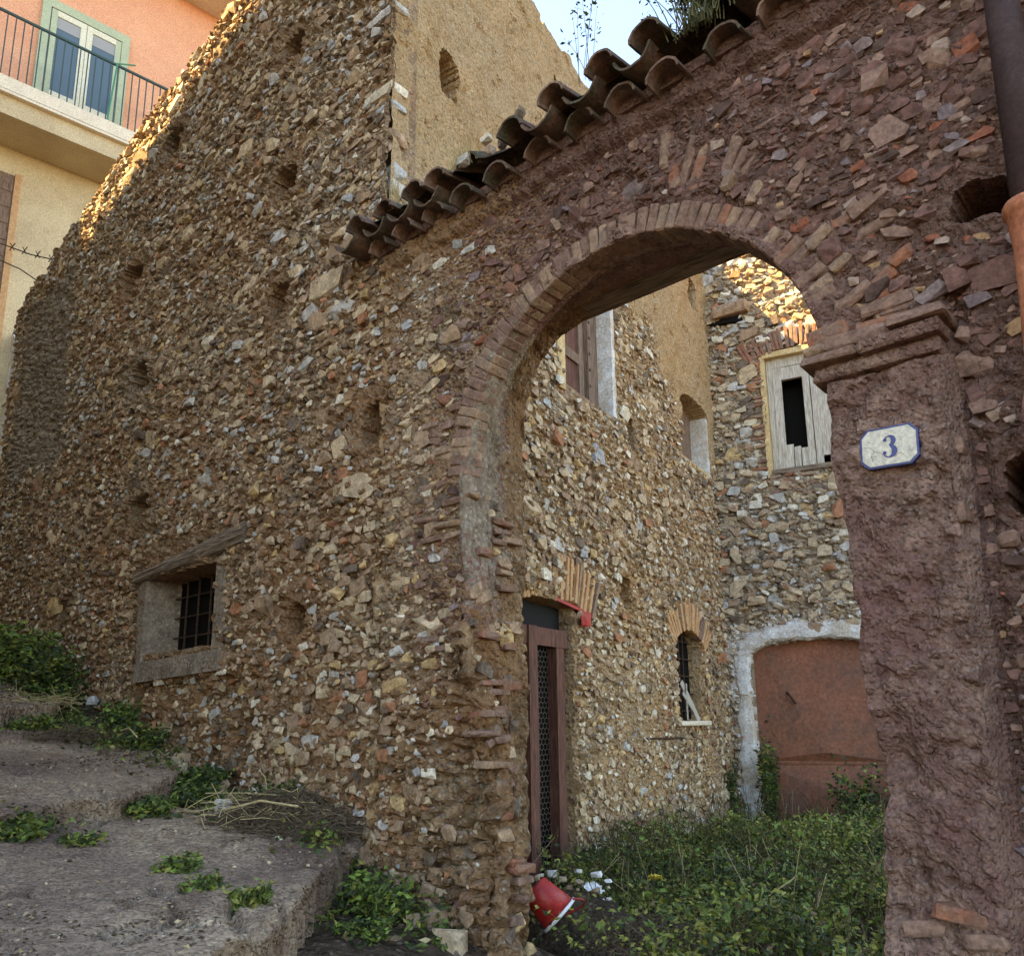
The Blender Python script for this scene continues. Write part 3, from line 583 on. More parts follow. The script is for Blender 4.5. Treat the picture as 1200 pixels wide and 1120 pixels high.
def fan(fr, parent, uc, zc, r0, r1, a0, a1, n, w0, w1, th, ms, jr=.02, sx=1., keep=1.):
    """bricks on edge in a fan (a relieving or flat arch)"""
    for k in range(n):
        if rng.random() > keep: continue
        an = R(a0+(a1-a0)*(k+.5)/n)+rng.normal(0, .006); ra = r0+rng.normal(0, jr*.4); rb = r1+rng.normal(0, jr)
        c = (ra+rb)/2; u = uc+sx*c*math.cos(an); z = zc+c*math.sin(an); ang = math.atan2(math.sin(an), sx*math.cos(an))
        o = bevel_box('brick', u-(rb-ra)/2, u+(rb-ra)/2, w0, w1+rng.normal(0, .006), z-th/2, z+th/2, ms[int(rng.integers(len(ms)))], parent, fr, .006, .004, ang)
BR = M['brick']
fan(FS, sw, 2.02, -.62, 1.62, 1.98, 122, 66, 24, -.08, .035, .04, [BR[3], BR[3], BR[1]])
fan(FS, sw, 5.03, .38, .62, .92, 138, 40, 20, -.08, .035, .045, [BR[3], BR[3], BR[2]])
# little barred window with sticks on its sill
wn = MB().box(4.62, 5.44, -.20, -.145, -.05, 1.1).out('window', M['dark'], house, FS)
for k in range(4): MB().tube([(4.75+k*.12, -.1, .0), (4.75+k*.12, -.1, 1.0)], .009, 6).out('bar', M['iron'], wn, FS)
for k in range(5): MB().tube([(4.64, -.105, .12+k*.19), (5.42, -.105, .12+k*.19)], .008, 6).out('bar', M['iron'], wn, FS)
bevel_box('sill', 4.54, 5.46, -.38, .07, -.035, .012, M['trim'], wn, FS, .006, .004)
MB().tube([(3.70, .03, -.15), (4.62, .05, -.16)], .010, 6).out('iron_rod', M['iron'], house, FS)
for k, (a, b) in enumerate((((4.72, .03, .30), (5.16, .04, .02)), ((4.76, .0, .42), (5.10, .05, .02)), ((4.80, .04, .02), (4.86, .02, .40)))):
    o = MB().box(-.5, .5, -.5, .5, -.5, .5).out('wooden_stick', M['wood_pale'], None, FS)
    A = Vector((a[0], -a[1], a[2])); Bv = Vector((b[0], -b[1], b[2])); d = Bv-A
    W = FS.M @ Matrix.Translation((A+Bv)/2) @ d.to_track_quat('X', 'Z').to_matrix().to_4x4() @ Matrix.Diagonal((d.length, .012, .045+.02*k, 1)); o.matrix_basis = W
    tag(o, ['thin pale stick leaning highest against the barred courtyard window', 'broad pale board end crossing the sill of the barred courtyard window', 'upright pale slat on the left of the barred courtyard window sill'][k], 'wooden stick')

# ================================================================== GATE WALL
gate = thing('gateway', FF, 1, 0, -1.2, 'weathered stone and brick gateway with a round arch under a tiled eave', 'gateway')
topG = lambda u: 2.98+0*u
def keepG(u, z): return ~in_arch(u, z, .012) & ~((u > 2.1) & (z < -1.25))
us = np.arange(-1.9, 2.712, .0105)
def mG(u, z):
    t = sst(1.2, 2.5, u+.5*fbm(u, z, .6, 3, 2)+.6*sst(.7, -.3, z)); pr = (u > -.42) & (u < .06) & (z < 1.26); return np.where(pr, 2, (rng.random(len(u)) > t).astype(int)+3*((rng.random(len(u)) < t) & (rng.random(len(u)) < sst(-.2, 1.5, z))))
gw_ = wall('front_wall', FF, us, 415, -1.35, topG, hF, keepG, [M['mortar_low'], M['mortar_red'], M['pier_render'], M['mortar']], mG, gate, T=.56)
def wG(u, z):
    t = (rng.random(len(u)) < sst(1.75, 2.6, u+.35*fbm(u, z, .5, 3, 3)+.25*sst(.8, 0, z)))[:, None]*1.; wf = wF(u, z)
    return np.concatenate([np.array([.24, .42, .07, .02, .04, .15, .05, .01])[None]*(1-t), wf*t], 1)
def dG(u, z):
    pil = (u > -.43) & (u < .05) & (z < 1.5); rr = np.hypot(u-1, z-ZS)
    pl = (u > 1.6) & (z > 1.7); sm = (u > .2) & (z > 2.3) & (u < 1.7)
    pierfoot = sst(.9, .3, z)*sst(2.35, 2.05, u)*(u > 1.5)
    d = np.where(pil, .0, np.where(u < -.46, .75, np.where(pl, .38, np.where(sm, .4, .6))))
    d = d*(1-.85*pierfoot)
    return d*(~in_arch(u, z, .07))*(~near_hole(u, z, HOLES_F, 1.8))*((rr > 1.15) | (z < ZS))*(z < 2.8)*(z > -1.25)*(1+.8*fbm(u, z, .4, 3, 2))
rubble(FF, gw_, hF, dG, (-1.85, 2.69, -1.2, 2.82), [(.24, .05, .010), (.16, .12, .014), (.10, .34, .016), (.07, .6, .014), (.048, .8, .012), (.032, .85, .008), (.022, .5, .006)], wG,
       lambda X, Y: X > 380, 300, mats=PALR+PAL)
# passage through the wall: arch facing, then the wider rear opening
sA = [(float(uR(z)), z) for z in np.linspace(-1.35, ZS, 110)[:-1]]
sA += [(1-math.cos(t), ZS+math.sin(t)) for t in np.linspace(0, math.pi, 190)]
sA += [(float(uL(z)), z) for z in np.linspace(ZS, -1.35, 110)[1:]]
sA = np.array(sA)
tt = np.gradient(sA, axis=0); tt /= np.linalg.norm(tt, axis=1)[:, None]; nn = np.stack([tt[:, 1], -tt[:, 0]], 1)    # into the opening
s_len = np.concatenate([[0], np.cumsum(np.linalg.norm(np.diff(sA, axis=0), axis=1))])
zz = sA[:, 1]; leftp = sA[:, 0] > 1
rearx = np.where(zz < ZS, np.where(leftp, 2.11, sA[:, 0]-.06), 0); rear = np.stack([rearx, zz], 1)
ang = np.arctan2(sA[:, 1]-ZS, sA[:, 0]-1)
for q in np.where(zz >= ZS)[0]:
    dx, dz = math.cos(ang[q]), max(math.sin(ang[q]), 0); a, b = 1.11, 1.06; p_ = 4.5
    r_ = (abs(dx/a)**p_+abs(dz/b)**p_)**(-1/p_); rear[q] = (1+dx*r_+.0, ZS+dz*r_)
def jam(s, w_, amp): return amp*fbm(s, w_*1.0, .22, 4, 5, .6)+amp*.25*fbm(s, w_, .05, 2, 1)
erode = np.where(leftp & (zz < .7), sst(.9, .1, zz), 0)*1.0+np.where(~leftp & (zz < .8), .18, 0)
rows = []
prof = [(-.09, -.03), (-.055, -.002), (-.02, .018), (.004, .014), (.012, -.02)]+[(.008, -w_) for w_ in np.linspace(.045, .15, 7)]
for off, w_ in prof:
    am = .012+.10*erode; o_ = off+jam(s_len, w_*3+zz*0, am)*(1 if off > -.05 else .3)
    rows.append(np.stack([sA[:, 0]+nn[:, 0]*o_, np.full(len(sA), w_)+hF(sA[:, 0]-nn[:, 0]*.05, zz)*np.exp(w_*12 if w_ < 0 else 0)*.8+.03*erode*fbm(s_len, zz, .3, 3, 7), zz+nn[:, 1]*o_], 1))
for w_ in np.linspace(.165, .60, 26):
    t = min((w_-.15)/.06, 1.) if True else 1; base = sA*(1-t)+rear*t; o_ = jam(s_len, np.full(len(sA), w_*1.0), .05+.03*erode)+.02*fbm(s_len, w_, .07, 3, 4)+.10*erode*leftp*np.clip(1-(w_-.15)/.25, 0, 1)
    rows.append(np.stack([base[:, 0]+nn[:, 0]*o_, np.full(len(sA), -w_), base[:, 1]+nn[:, 1]*o_*np.where(zz > ZS+.8, .3, 1)], 1))
P = np.stack(rows, 1)
strip('passage', P, [M['mortar'], M['pier_render'], M['mortar_low'], M['render']], gate, FF, mfun=lambda p: np.where((p[:, 0] > 1.6) & (p[:, 1]+.12*rng.random(len(p)) > -.34) & (p[:, 2]-.5*rng.random(len(p)) > .55), 3, np.where((p[:, 0] > 1.1) & ((p[:, 1]+.12*rng.random(len(p)) < -.34) | (p[:, 2]-.5*rng.random(len(p)) < .4)), 2, 1)))
def jamb_u(w_, z): return float(uL(z))*(1-min(max((w_-.15)/.06, 0), 1))+2.11*min(max((w_-.15)/.06, 0), 1)
for k in range(64):
    z = rng.uniform(-.95, 1.25); w_ = rng.uniform(.0, .5); uu = jamb_u(w_, z); L_ = rng.uniform(.07, .17)
    if z > .55 and w_ < .33 and rng.random() < .8: continue
    bevel_box('brick', uu-.035-.012*rng.random(), uu+.08, -w_-L_/2, -w_+L_/2, z, z+rng.uniform(.028, .045), BR[int(rng.choice([2, 2, 1, 0]))], gate, FF, .010, .008, rng.normal(0, .06))
for k in range(110):
    z = rng.uniform(-1.1, 1.3); w_ = rng.uniform(.0, .52); uu = jamb_u(w_, z)
    if z > .55 and w_ < .33 and rng.random() < .8: continue
    s_ = rng.uniform(.02, .055); o = bpy.data.objects.new('stone', bigmesh(k % 10, (PAL[1], PAL[0], PALR[0], PAL[7], PAL[5])[k % 5]))
    place(o, FF.M @ Matrix.Translation((uu-.02, -w_, z)) @ Matrix.Rotation(R(90)+rng.normal(0, .3), 4, 'Z') @ Matrix.Rotation(rng.normal(0, .4), 4, 'Y') @ Matrix.Diagonal((s_*1.2, s_*.8, s_*.8, 1)), gate)
# rear face
def keepR(u, z): return ~(((z < ZS) & (u > uR(z)-.09) & (u < 2.14)) | ((z >= ZS) & (((np.abs(u-1)/1.11)**4.5+(np.abs(z-ZS)/1.06)**4.5) < 1)))
obj_ = wall('rear_face', FF, np.arange(-1.9, 2.3, .03), 130, -1.35, topG, lambda u, z: -.58+.03*fbm(u, z, .3, 3, 2), keepR, [M['mortar']], None, gate, T=0)
bar('lintel', -.3, 2.35, -.62, -.44, (2.40, .10), (2.40, .10), M['wood'], gate, FF, amp=.012, n=30)
# voussoirs
for k in range(58):
    an = R(2+176*(k+.5)/58)+rng.normal(0, .004); deg = math.degrees(an); lft = deg > 95
    r0 = 1.0-.012+rng.normal(0, .003); r1 = 1.115+rng.normal(0, .006 if not lft else .004); c = (r0+r1)/2
    u = 1-math.cos(an)*c if False else 1+math.cos(math.pi-an)*c; z = ZS+math.sin(an)*c
    th = 3.07*c/58*(.92 if not lft else .99)
    mt = BR[int(rng.choice([2, 1, 0, 2]))] if not lft else BR[int(rng.choice([1, 2, 1]))]
    if 60 < deg < 176: mt = BR[1] if rng.random() < .35 else BR[2]
    bevel_box('brick', u-(r1-r0)/2, u+(r1-r0)/2, -.10, .035+rng.normal(0, .004), z-th/2, z+th/2, mt, gw_, FF, .007, .003, math.pi-an)
# second, broken ring of bricks round the arch
for k in range(44):
    deg = rng.uniform(6, 172)
    if 78 < deg < 118 and rng.random() < .6: continue
    if deg > 118 and rng.random() < .4: continue
    an = R(deg); c = rng.uniform(1.24, 1.40) if deg < 90 else rng.uniform(1.19, 1.33); L_ = rng.uniform(.1, .24) if deg < 90 else rng.uniform(.06, .14)
    u = 1-math.cos(an)*c; z = ZS+math.sin(an)*c; th = rng.uniform(.04, .055); hh = float(hF(np.array([u]), np.array([z]))[0])
    bevel_box('brick', u-L_/2, u+L_/2, hh-.08, hh+.014, z-th/2, z+th/2, BR[int(rng.choice([0, 1, 2, 2, 2]))], gw_, FF, .009, .006, math.pi-an+rng.normal(0, .12))
# courses of thin brick in the left pier
z = .38
while z < 1.75:
    u = float(uL(min(z, 1.2)))+.02+max(0, z-ZS)*0 if z < ZS else 1+math.sqrt(max(0, 1.13**2-(z-ZS)**2))
    for k in range(int(rng.integers(1, 3))):
        L_ = rng.uniform(.1, .22); hh = float(hF(np.array([u+.1]), np.array([z]))[0])
        if rng.random() < (.75 if .95 < z < 1.3 else .4): bevel_box('brick', u, u+L_, hh-.06, hh+.016+.014*rng.random(), z, z+rng.uniform(.03, .045), BR[int(rng.choice([1, 1, 2, 0, 3], p=[.15, .15, .55, .1, .05]))], gw_, FF, .009, .006, rng.normal(0, .05))
        u += L_+.015
    z += .062
# impost of the right pier
z0 = 1.255
bx = lambda n, a, b, c, d, e, f, m_: bevel_box(n, a, b, c, d, e, f, m_, imp, FF, .012, .008)
imp = bevel_box('impost', -.40, .045, -.05, .105, z0, z0+.055, M['pier_render'], gate, FF, .02, .008)
bx('brick', -.42, -.14, -.02, .15, z0+.058, z0+.10, M['pier_render']); bx('brick', -.135, .075, -.02, .145, z0+.058, z0+.098, BR[2])
bx('brick', -.44, -.25, -.02, .165, z0+.104, z0+.145, BR[2]); bx('brick', -.245, -.02, -.02, .13, z0+.102, z0+.15, BR[2]); bx('brick', -.015, .07, -.02, .125, z0+.104, z0+.15, BR[1])
bx('brick', -.10, .06, -.02, .10, z0+.155, z0+.22, BR[0]); bx('brick', -.30, -.115, -.02, .07, z0+.153, z0+.20, BR[0])
# loose bricks seen on the right part of the wall
for (px, py, L_, H_, rot, mt) in ((1035, 325, .10, .05, .5, 0), (985, 310, .09, .045, .55, 1), (960, 280, .11, .05, .6, 1), (1000, 350, .15, .045, .45, 2), (855, 215, .05, .09, -.5, 1), (885, 228, .05, .10, -.55, 1),
                                 (1055, 300, .09, .05, .4, 0), (1122, 520, .035, .06, 0, 2), (1128, 600, .035, .07, .05, 2), (1180, 630, .06, .05, .1, 2), (1085, 1085, .13, .045, .1, 2), (1130, 1070, .16, .05, -.1, 0), (1160, 1100, .12, .045, .1, 2)):
    u, z = FF.on(px, py, .02); hh = float(hF(np.array([u]), np.array([z]))[0]); bevel_box('brick', u-L_/2, u+L_/2, hh-.06, hh+.025, z-H_/2, z+H_/2, BR[mt], gw_, FF, .01, .006, rot*-1 if rot else 0)

# eaves: two rows of curved clay tiles
def ctile(parent, uc, w0, w1, z, r, up, m_, tilt=.12, yaw=0, th=.012, arc=165, label=None):
    n = 12; V = []; L_ = 7
    for s_ in range(L_):
        t = s_/(L_-1); wv = w0+(w1-w0)*t; rr = r*(1.0-.12*t*(1 if up else -1)); zz_ = z+(w1-wv)*tilt
        for ro in (rr, rr-th):
            for a in range(n+1):
                an = R(90-arc/2+arc*a/n); jx = .004*float(vn(a*1.7+uc*9, s_*1.3, 1))
                V.append((uc+yaw*(wv-w0)+math.cos(an)*(ro+jx), wv+(.012*float(vn(a*.9+uc*7, 3, 2)) if s_ in (0, L_-1) else 0), zz_+(math.sin(an)*(ro+jx) if up else -math.sin(an)*(ro+jx))))
    V = np.array(V); k = n+1; F_ = []
    for s_ in range(L_-1):
        for a in range(n):
            o_ = s_*2*k; F_.append((o_+a, o_+a+1, o_+2*k+a+1, o_+2*k+a)); F_.append((o_+k+a, o_+2*k+k+a, o_+2*k+k+a+1, o_+k+a+1))
        for a in (0, n): o_ = s_*2*k; F_.append((o_+a, o_+2*k+a, o_+2*k+k+a, o_+k+a))
    for s_ in (0, L_-1):
        for a in range(n): o_ = s_*2*k; F_.append((o_+a, o_+k+a, o_+k+a+1, o_+a+1))
    return obj('roof_tile', V, F_, m_, parent, FF, smooth=False)
eave = MB().box(-1.9, 2.74, -.60, .075, 2.93, 2.985, .0).out('eave_bed', M['mortar_red'], gate, FF)
crests = [.57, .84, 1.13, 1.42, 2.01, 2.24, 2.48, 2.74]
for c in np.arange(-.24, 2.9, .262):              # lower row, bedded in mortar
    ctile(eave, c+rng.normal(0, .012), -.1, .175+rng.normal(0, .012), 2.905+rng.normal(0, .006), .105, True, M['tile_warm'] if rng.random() < .5 else M['tile'], .05, rng.normal(0, .03))
for i, c in enumerate(crests):                  # upper row: pans between, covers on top
    zt = 3.025+rng.normal(0, .012); ov = .25+rng.normal(0, .018)
    if c < 1.3 or c > 1.9 :
        ctile(eave, c+.13, -.14, ov-.02, zt+.045, .098, False, M['tile'], .10, rng.normal(0, .03), arc=150)
    ctile(eave, c, -.14, ov+.015, zt+.02, .10, True, M['tile_warm'] if i % 3 != 0 else M['tile'], .10, rng.normal(0, .04))
ctile(eave, 1.66, -.1, .20, 3.05, .10, True, M['tile'], .25, .5)
ctile(eave, .29, -.2, .12, 3.22, .10, True, M['tile'], .2, .1); ctile(eave, .12, -.2, .2, 3.16, .10, False, M['tile_warm'], .1, .1)
# rubble and soil lying on the wall top
def ridge(u, w_): return 2.99+np.where(np.abs(w_+.2) < .42, .16*np.sqrt(np.clip(1-((w_+.2)/.42)**2, 0, 1)), 0)*(1+1.4*fbm(u, w_, .3, 4, 3))
U, W_ = np.meshgrid(np.arange(-1.9, 2.74, .03), np.arange(-.6, .2, .03), indexing='ij')
strip('roof_soil', np.stack([U, W_, ridge(U, W_)], -1), M['soil'], gate, FF)

# ================================================================== BACK HOUSE
back = thing('back_house', FB, 0, 0, -1.2, 'rubble stone house closing the courtyard with a red metal door', 'house')
bw = wall('front_wall', FB, np.arange(-.05, 3.4, .022), 350, -1.3, lambda u: 7.0+.15*fbm(u, u*0, .5, 4, 2), hB, None, [M['back_mortar'], M['white_lime']],
          lambda u, z: (rng.random(len(u)) < sst(.38, .2, np.abs(np.where(z > .7, np.hypot((u-1.03)*.55, z-.35)-.72, np.abs(u-.16)*1.6))+.25*(.5+fbm(u, z, .15, 3, 2)))*(z < 1.45)*.9).astype(int), back)
def wB(u, z):
    n = len(u); r = np.array([[.34, .2, .16, .02, .15, .07, .06, .05]]); return np.repeat(r, n, 0)
def dB(u, z):
    a, b = pocketB(u, z, .08); ring = (z < 1.35) & (u < 2.1) & (u > -.0) & (~b) & ((z > .8) | (u < .34))
    return (~a)*(~b)*np.where(ring, .25, 1.)
rubble(FB, bw, hB, dB, (0, 3.3, -1.2, 6.9), [(.24, .16, .03), (.15, .55, .03), (.10, .9, .022), (.068, 1, .014), (.045, .8, .01)], wB, lambda X, Y: (X > 815) & (X < 1050) & (Y > 300), 300)
for k in range(34):      # brick quoins round the window
    z = 3.1+.05*k; L_ = rng.uniform(.08, .22)
    if rng.random() < .6: bevel_box('brick', .66-L_, .67, -.05, .045, z, z+.038, BR[int(rng.choice([0, 0, 2, 1]))], bw, FB, .006, .005, rng.normal(0, .05))
fan(FB, bw, 1.1, 3.3, 1.38, 1.66, 116, 68, 20, -.06, .045, .045, [BR[0], BR[0], BR[2]])
for k in range(22):
    u = rng.uniform(.55, 1.9); z = rng.uniform(2.7, 3.02); bevel_box('brick', u, u+rng.uniform(.08, .18), -.04, .045, z, z+.036, BR[int(rng.choice([0, 2, 0, 1]))], bw, FB, .006, .005, rng.normal(0, .08))
# white ragged surround of the metal door
Pr = []
for t in np.linspace(0, 1, 120):
    if t < .42: u = .28; z = -1.3+t/.42*2.05; nx, nz_ = -1, 0
    else:
        a = R(180-(t-.42)/.58*150); u = 1.03+.75*math.cos(a); z = .76+.2*math.sin(a); nx, nz_ = math.cos(a)*.6, math.sin(a); l_ = math.hypot(nx, nz_); nx /= l_; nz_ /= l_
    row = []
    for q, (off, w_) in enumerate(((0, -.16), (0.0, .02), (.03, .055), (.10, .06), (.17, .045), (.24, -.05))):
        o_ = off+(.03*float(fbm(t*8, off*3, .3, 3, 2)) if q > 0 else 0)*(1+q*.5); row.append((u+nx*o_, w_+.012*float(vn(t*60, q, 1)), z+nz_*o_))
    Pr.append(row)
strip('door_surround', np.array(Pr), M['white_lime'], back, FB)
# metal door: two leaves with pyramid-pressed panels
dz = -.02
md = MB().box(.29, 1.80, -.155, -.13, -1.3, 1.0).out('metal_door', M['rustdoor'], back, FB)
def facets(name, u0, u1, z0, z1, apex, dep, parent):
    um = (u0+u1)/2; w0 = -.128; V = [(u0, w0, z0), (u1, w0, z0), (u1, w0, z1), (um, w0, z1), (u0, w0, z1), (um, w0+dep, apex), (um, w0, z0)]
    return obj(name, V, [(0, 6, 5), (6, 1, 5), (1, 2, 5), (2, 3, 5), (3, 4, 5), (4, 0, 5)], M['rustdoor'], parent, FB)
facets('panel', .31, 1.77, -.46, .94, -.36, .06, md)
facets('panel', .31, 1.77, -1.3, -.50, -.80, .05, md)
MB().box(1.03, 1.045, -.128, -.118, -.3, .88).out('seam', M['rustdoor'], md, FB)
MB().box(.31, 1.77, -.128, -.115, -.495, -.465).out('rail', M['rustdoor'], md, FB)
MB().tube([(.66, -.11, .34), (.70, -.05, .30), (.76, -.06, .20)], .014, 6).out('handle', M['iron'], md, FB)
MB().tube([(.40, -.125, .0), (.40, -.10, .0)], .02, 8).out('keyhole', M['iron'], md, FB)
# window with broken shutters
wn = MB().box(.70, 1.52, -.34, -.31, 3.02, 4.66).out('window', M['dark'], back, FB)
MB().box(.655, .725, -.32, .03, 2.98, 4.66, .006).out('reveal', M['ochre'], wn, FB)  # ochre paints warm sun bounce onto the left and top window edges
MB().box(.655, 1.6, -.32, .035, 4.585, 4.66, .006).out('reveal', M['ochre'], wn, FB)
fr_ = MB().box(.725, .80, -.12, -.05, 3.05, 4.585, .004).out('frame', M['wood_pale'], wn, FB)
MB().box(.80, 1.50, -.12, -.05, 4.46, 4.585, .006).out('frame', M['wood_pale'], wn, FB)
MB().box(.72, 1.55, -.12, .05, 3.02, 3.075, .008).out('window_sill', M['wood'], wn, FB)
sh = MB().box(.805, .90, -.09, -.04, 3.09, 4.45, .005).out('shutter', M['wood_pale'], wn, FB)
MB().box(.90, 1.16, -.09, -.045, 4.28, 4.45, .005).out('rail', M['wood_pale'], sh, FB)
for k in range(3): MB().box(.90+k*.088, .983+k*.088, -.09, -.05, 3.09, 3.40-.03*k, .008).out('plank', M['wood_pale'], sh, FB)
MB().box(1.155, 1.24, -.09, -.035, 3.09, 4.45, .006).out('shutter', M['wood_pale'], wn, FB)
sh = MB().box(1.25, 1.33, -.09, -.04, 3.09, 4.45, .006).out('shutter', M['wood_pale'], wn, FB)
for k in range(2): MB().box(1.335+k*.09, 1.42+k*.09, -.08, -.05, 3.2-.06*k, 4.42, .006).out('plank', M['wood_pale'], sh, FB)
# flat stone jutting from the wall near the corner
o = bevel_box('ledge_stone', .10, .58, -.1, .14, 5.27, 5.42, PAL[1], bw, FB, .03, .02); 
bevel_box('hole_shade', .08, .5, -.2, .055, 5.17, 5.26, M['dark'], bw, FB, .02, .02)  # solid near-black block paints the shade of a hole under the ledge

# ================================================================== PINK HOUSE
pk = thing('pink_house', FK, 0, 0, 0, 'pink and cream stuccoed house with a railed balcony above the ruin', 'house')
MB().box(-9, 7, -6, 0, 10.55, 14.96).out('upper_wall', M['pinkwall'], pk, FK)
MB().box(-9, 7, -6, -.01, -1, 10.54).out('lower_wall', M['creamwall'], pk, FK)
ea = MB().box(-9, 7.3, -6, .75, 14.96, 15.08).out('eave', M['trim'], pk, FK)
MB().box(-9, 7.35, -6, .82, 15.085, 15.17).out('gutter', M['rustdoor'], pk, FK)
bal = MB().prism([(-6, 10.02), (1.15, 10.02), (1.15, 10.40), (-6, 10.40)], 0, .9).out('balcony', M['creamwall'], pk, FK)
MB().box(-6.05, 1.22, 0, .99, 10.42, 10.66).out('slab_edge', M['trim'], bal, FK)
rl = MB().box(-6, 1.55, .93, .965, 11.86, 11.90).out('railing', M['greenrail'], pk, FK)
for k in range(60):
    u = 1.52-k*.125; MB().box(u-.009, u+.009, .94, .958, 10.3 if u > 1.2 else 10.66, 11.86).out('baluster', M['greenrail'], rl, FK)
MB().box(1.52, 1.55, 0, .95, 11.86, 11.9).out('rail', M['greenrail'], rl, FK)
MB().box(-6.05, 1.55, 0, .99, 10.36, 10.41).out('moulding', M['trim'], bal, FK)
wn = MB().box(-.50, .98, -.02, .03, 10.66, 13.30).out('window', M['curtain'], pk, FK)
for (a, b, c, d) in ((-.52, -.38, 10.66, 13.36), (.86, 1.00, 10.66, 13.36), (-.38, .86, 13.18, 13.36)): MB().box(a, b, .0, .075, c, d).out('frame', M['greenframe'], wn, FK)
for (a, b) in ((-.36, .235), (.245, .85)):
    s_ = MB().box(a, a+.1, .03, .07, 10.68, 13.16).out('sash', M['greenframe'] if a < 0 else M['creamframe'], wn, FK)
    MB().box(b-.1, b, .03, .07, 10.68, 13.16).out('rail', M['creamframe'] if a < 0 else M['greenframe'], s_, FK)
    MB().box(a+.1, b-.1, .03, .07, 11.35, 11.45).out('rail', M['creamframe'], s_, FK)
    MB().box(a+.1, b-.1, .03, .07, 13.04, 13.16).out('rail', M['creamframe'], s_, FK)
    MB().box(a+.1, b-.1, .035, .045, 11.45, 12.8).out('pane', M['glass'], s_, FK)
    MB().box(a+.1, b-.1, .035, .045, 10.7, 11.35).out('pane', M['glass'], s_, FK)
    MB().box(a+.1, b-.1, .04, .052, 12.8, 13.04).out('blind', M['curtain'], s_, FK)
MB().tube([(.55, .96, 10.7), (.62, .97, 11.9), (1.0, .6, 12.35)], .018, 6).out('washing_line_arm', mat('green_enamel', (.02, .2, .1), .4, .5), pk, FK)
wn = MB().box(-1.9, -.52, -.02, .02, 6.2, 9.52).out('window', M['wood_shutter'], pk, FK)
MB().box(-.60, -.50, -.01, .05, 6.2, 9.55).out('frame', M['brick'][3], wn, FK)
for k in range(10): MB().box(-1.8, -.62, .02, .035, 6.4+k*.31, 6.64+k*.31).out('slat', M['wood_shutter'], wn, FK)
# pale garden wall at the far left end of the ruin
u1, z1 = FF.on(22, 405, -.9); 
pts = [(u1-.6, -1), (u1+3.2, -1), (u1+3.2, z1+.55), (u1+1.2, z1+.5), (u1+.4, z1+.35), (u1+.12, z1+.1), (u1, z1-.35), (u1, z1-.6), (u1-.6, z1-.6)]
cw = thing('garden_wall', FF, u1, -1, 0, 'pale rendered garden wall with a rounded end beside the ruin', 'wall')
MB().prism(pts, -1.15, -.9).out('wall', M['white_lime'], cw, FF); MB().box(u1-.02, u1+3.2, -.92, -.87, z1-.95, z1-.88, .004).out('moulding', M['trim'], cw, FF)
# house on the other side of the lane, behind the viewer, that shades the street
opp = thing('lane_house', FF, 3, 4.6, -1.6, 'unseen plain stucco house on the near side of the lane, shading it', 'house')
rl_ = [(2.2, 13.1), (9, 12.97), (10.1, 12.9), (11.1, 12.64), (12.44, 12.08), (14.5, 11.25), (19, 10.6)]  # unseen roofline and length shaped so the shadow leaves the ruin's top sunlit
MB().prism([(2.2, -2), (19, -2)]+[(a, b-.12) for a, b in rl_[::-1]], 4.75, 9).out('wall', M['creamwall'], opp, FF)
MB().prism([(a, b-.12) for a, b in rl_]+rl_[::-1], 4.7, 9.1).out('roof', M['tile_warm'], opp, FF)
mb = MB().box(6, 7, 4.69, 4.74, 1.5, 3).out('window', M['dark'], opp, FF)

# ================================================================== PLATE, PIPES
pw = .082; uc, zc = FF.on(1043, 524, pw); plate = thing('house_number_plate', FF, uc, pw, zc-.08, 'octagonal cream enamel house number 3 plate with a blue border', 'house number')
def octo(a, b, c): return [(-a+c, -b), (a-c, -b), (a, -b+c), (a, b-c), (a-c, b), (-a+c, b), (-a, b-c), (-a, -b+c)]
PR = R(-2.5)
def pt(x, y, s_=1): return (uc-(x*math.cos(PR)-y*math.sin(PR)), zc+x*math.sin(PR)+y*math.cos(PR))       # x to the right as seen
MB().prism([pt(*q) for q in octo(.098, .073, .026)], pw-.02, pw+.012).out('border', M['blue'], plate, FF)
MB().prism([pt(*q) for q in octo(.091, .066, .024)], pw+.0121, pw+.0145).out('face', M['enamel'], plate, FF)
# numeral 3: a stroke of changing width with ball ends
def arcp(cx, cy, rx, ry, a0, a1, n): return [(cx+rx*math.cos(R(a)), cy+ry*math.sin(R(a))) for a in np.linspace(a0, a1, n)]
top = arcp(.0, .0205, .0155, .0165, 165, -80, 16); bot = arcp(-.001, -.0185, .019, .0205, 82, -165, 18); c3 = top+bot[1:]
mb = MB(); V = []; n3 = len(c3)
for i, (x, y) in enumerate(c3):
    a = c3[max(i-1, 0)]; b = c3[min(i+1, n3-1)]; dx, dy = b[0]-a[0], b[1]-a[1]; l_ = math.hypot(dx, dy) or 1; nx, ny = -dy/l_, dx/l_
    wd = .0022+.0062*max(0, (x+.002)/.017)**1.3
    for s_ in (-1, 1): q = pt(x+nx*wd*s_+.001, y+ny*wd*s_); V.append((q[0], pw+.0160, q[1]))
mb.add(V, [(2*i, 2*i+1, 2*i+3, 2*i+2) for i in range(n3-1)])
for (x, y, r_) in ((-.0115, .0245, .0062), (-.0145, -.0225, .0068)):
    mb.add([(pt(x+r_*math.cos(a), y+r_*math.sin(a))[0], pw+.0162, pt(x+r_*math.cos(a), y+r_*math.sin(a))[1]) for a in np.linspace(0, 2*math.pi, 17)[:-1]], [tuple(range(16))])
mb.out('numeral', M['blue'], plate, FF)
mb = MB()
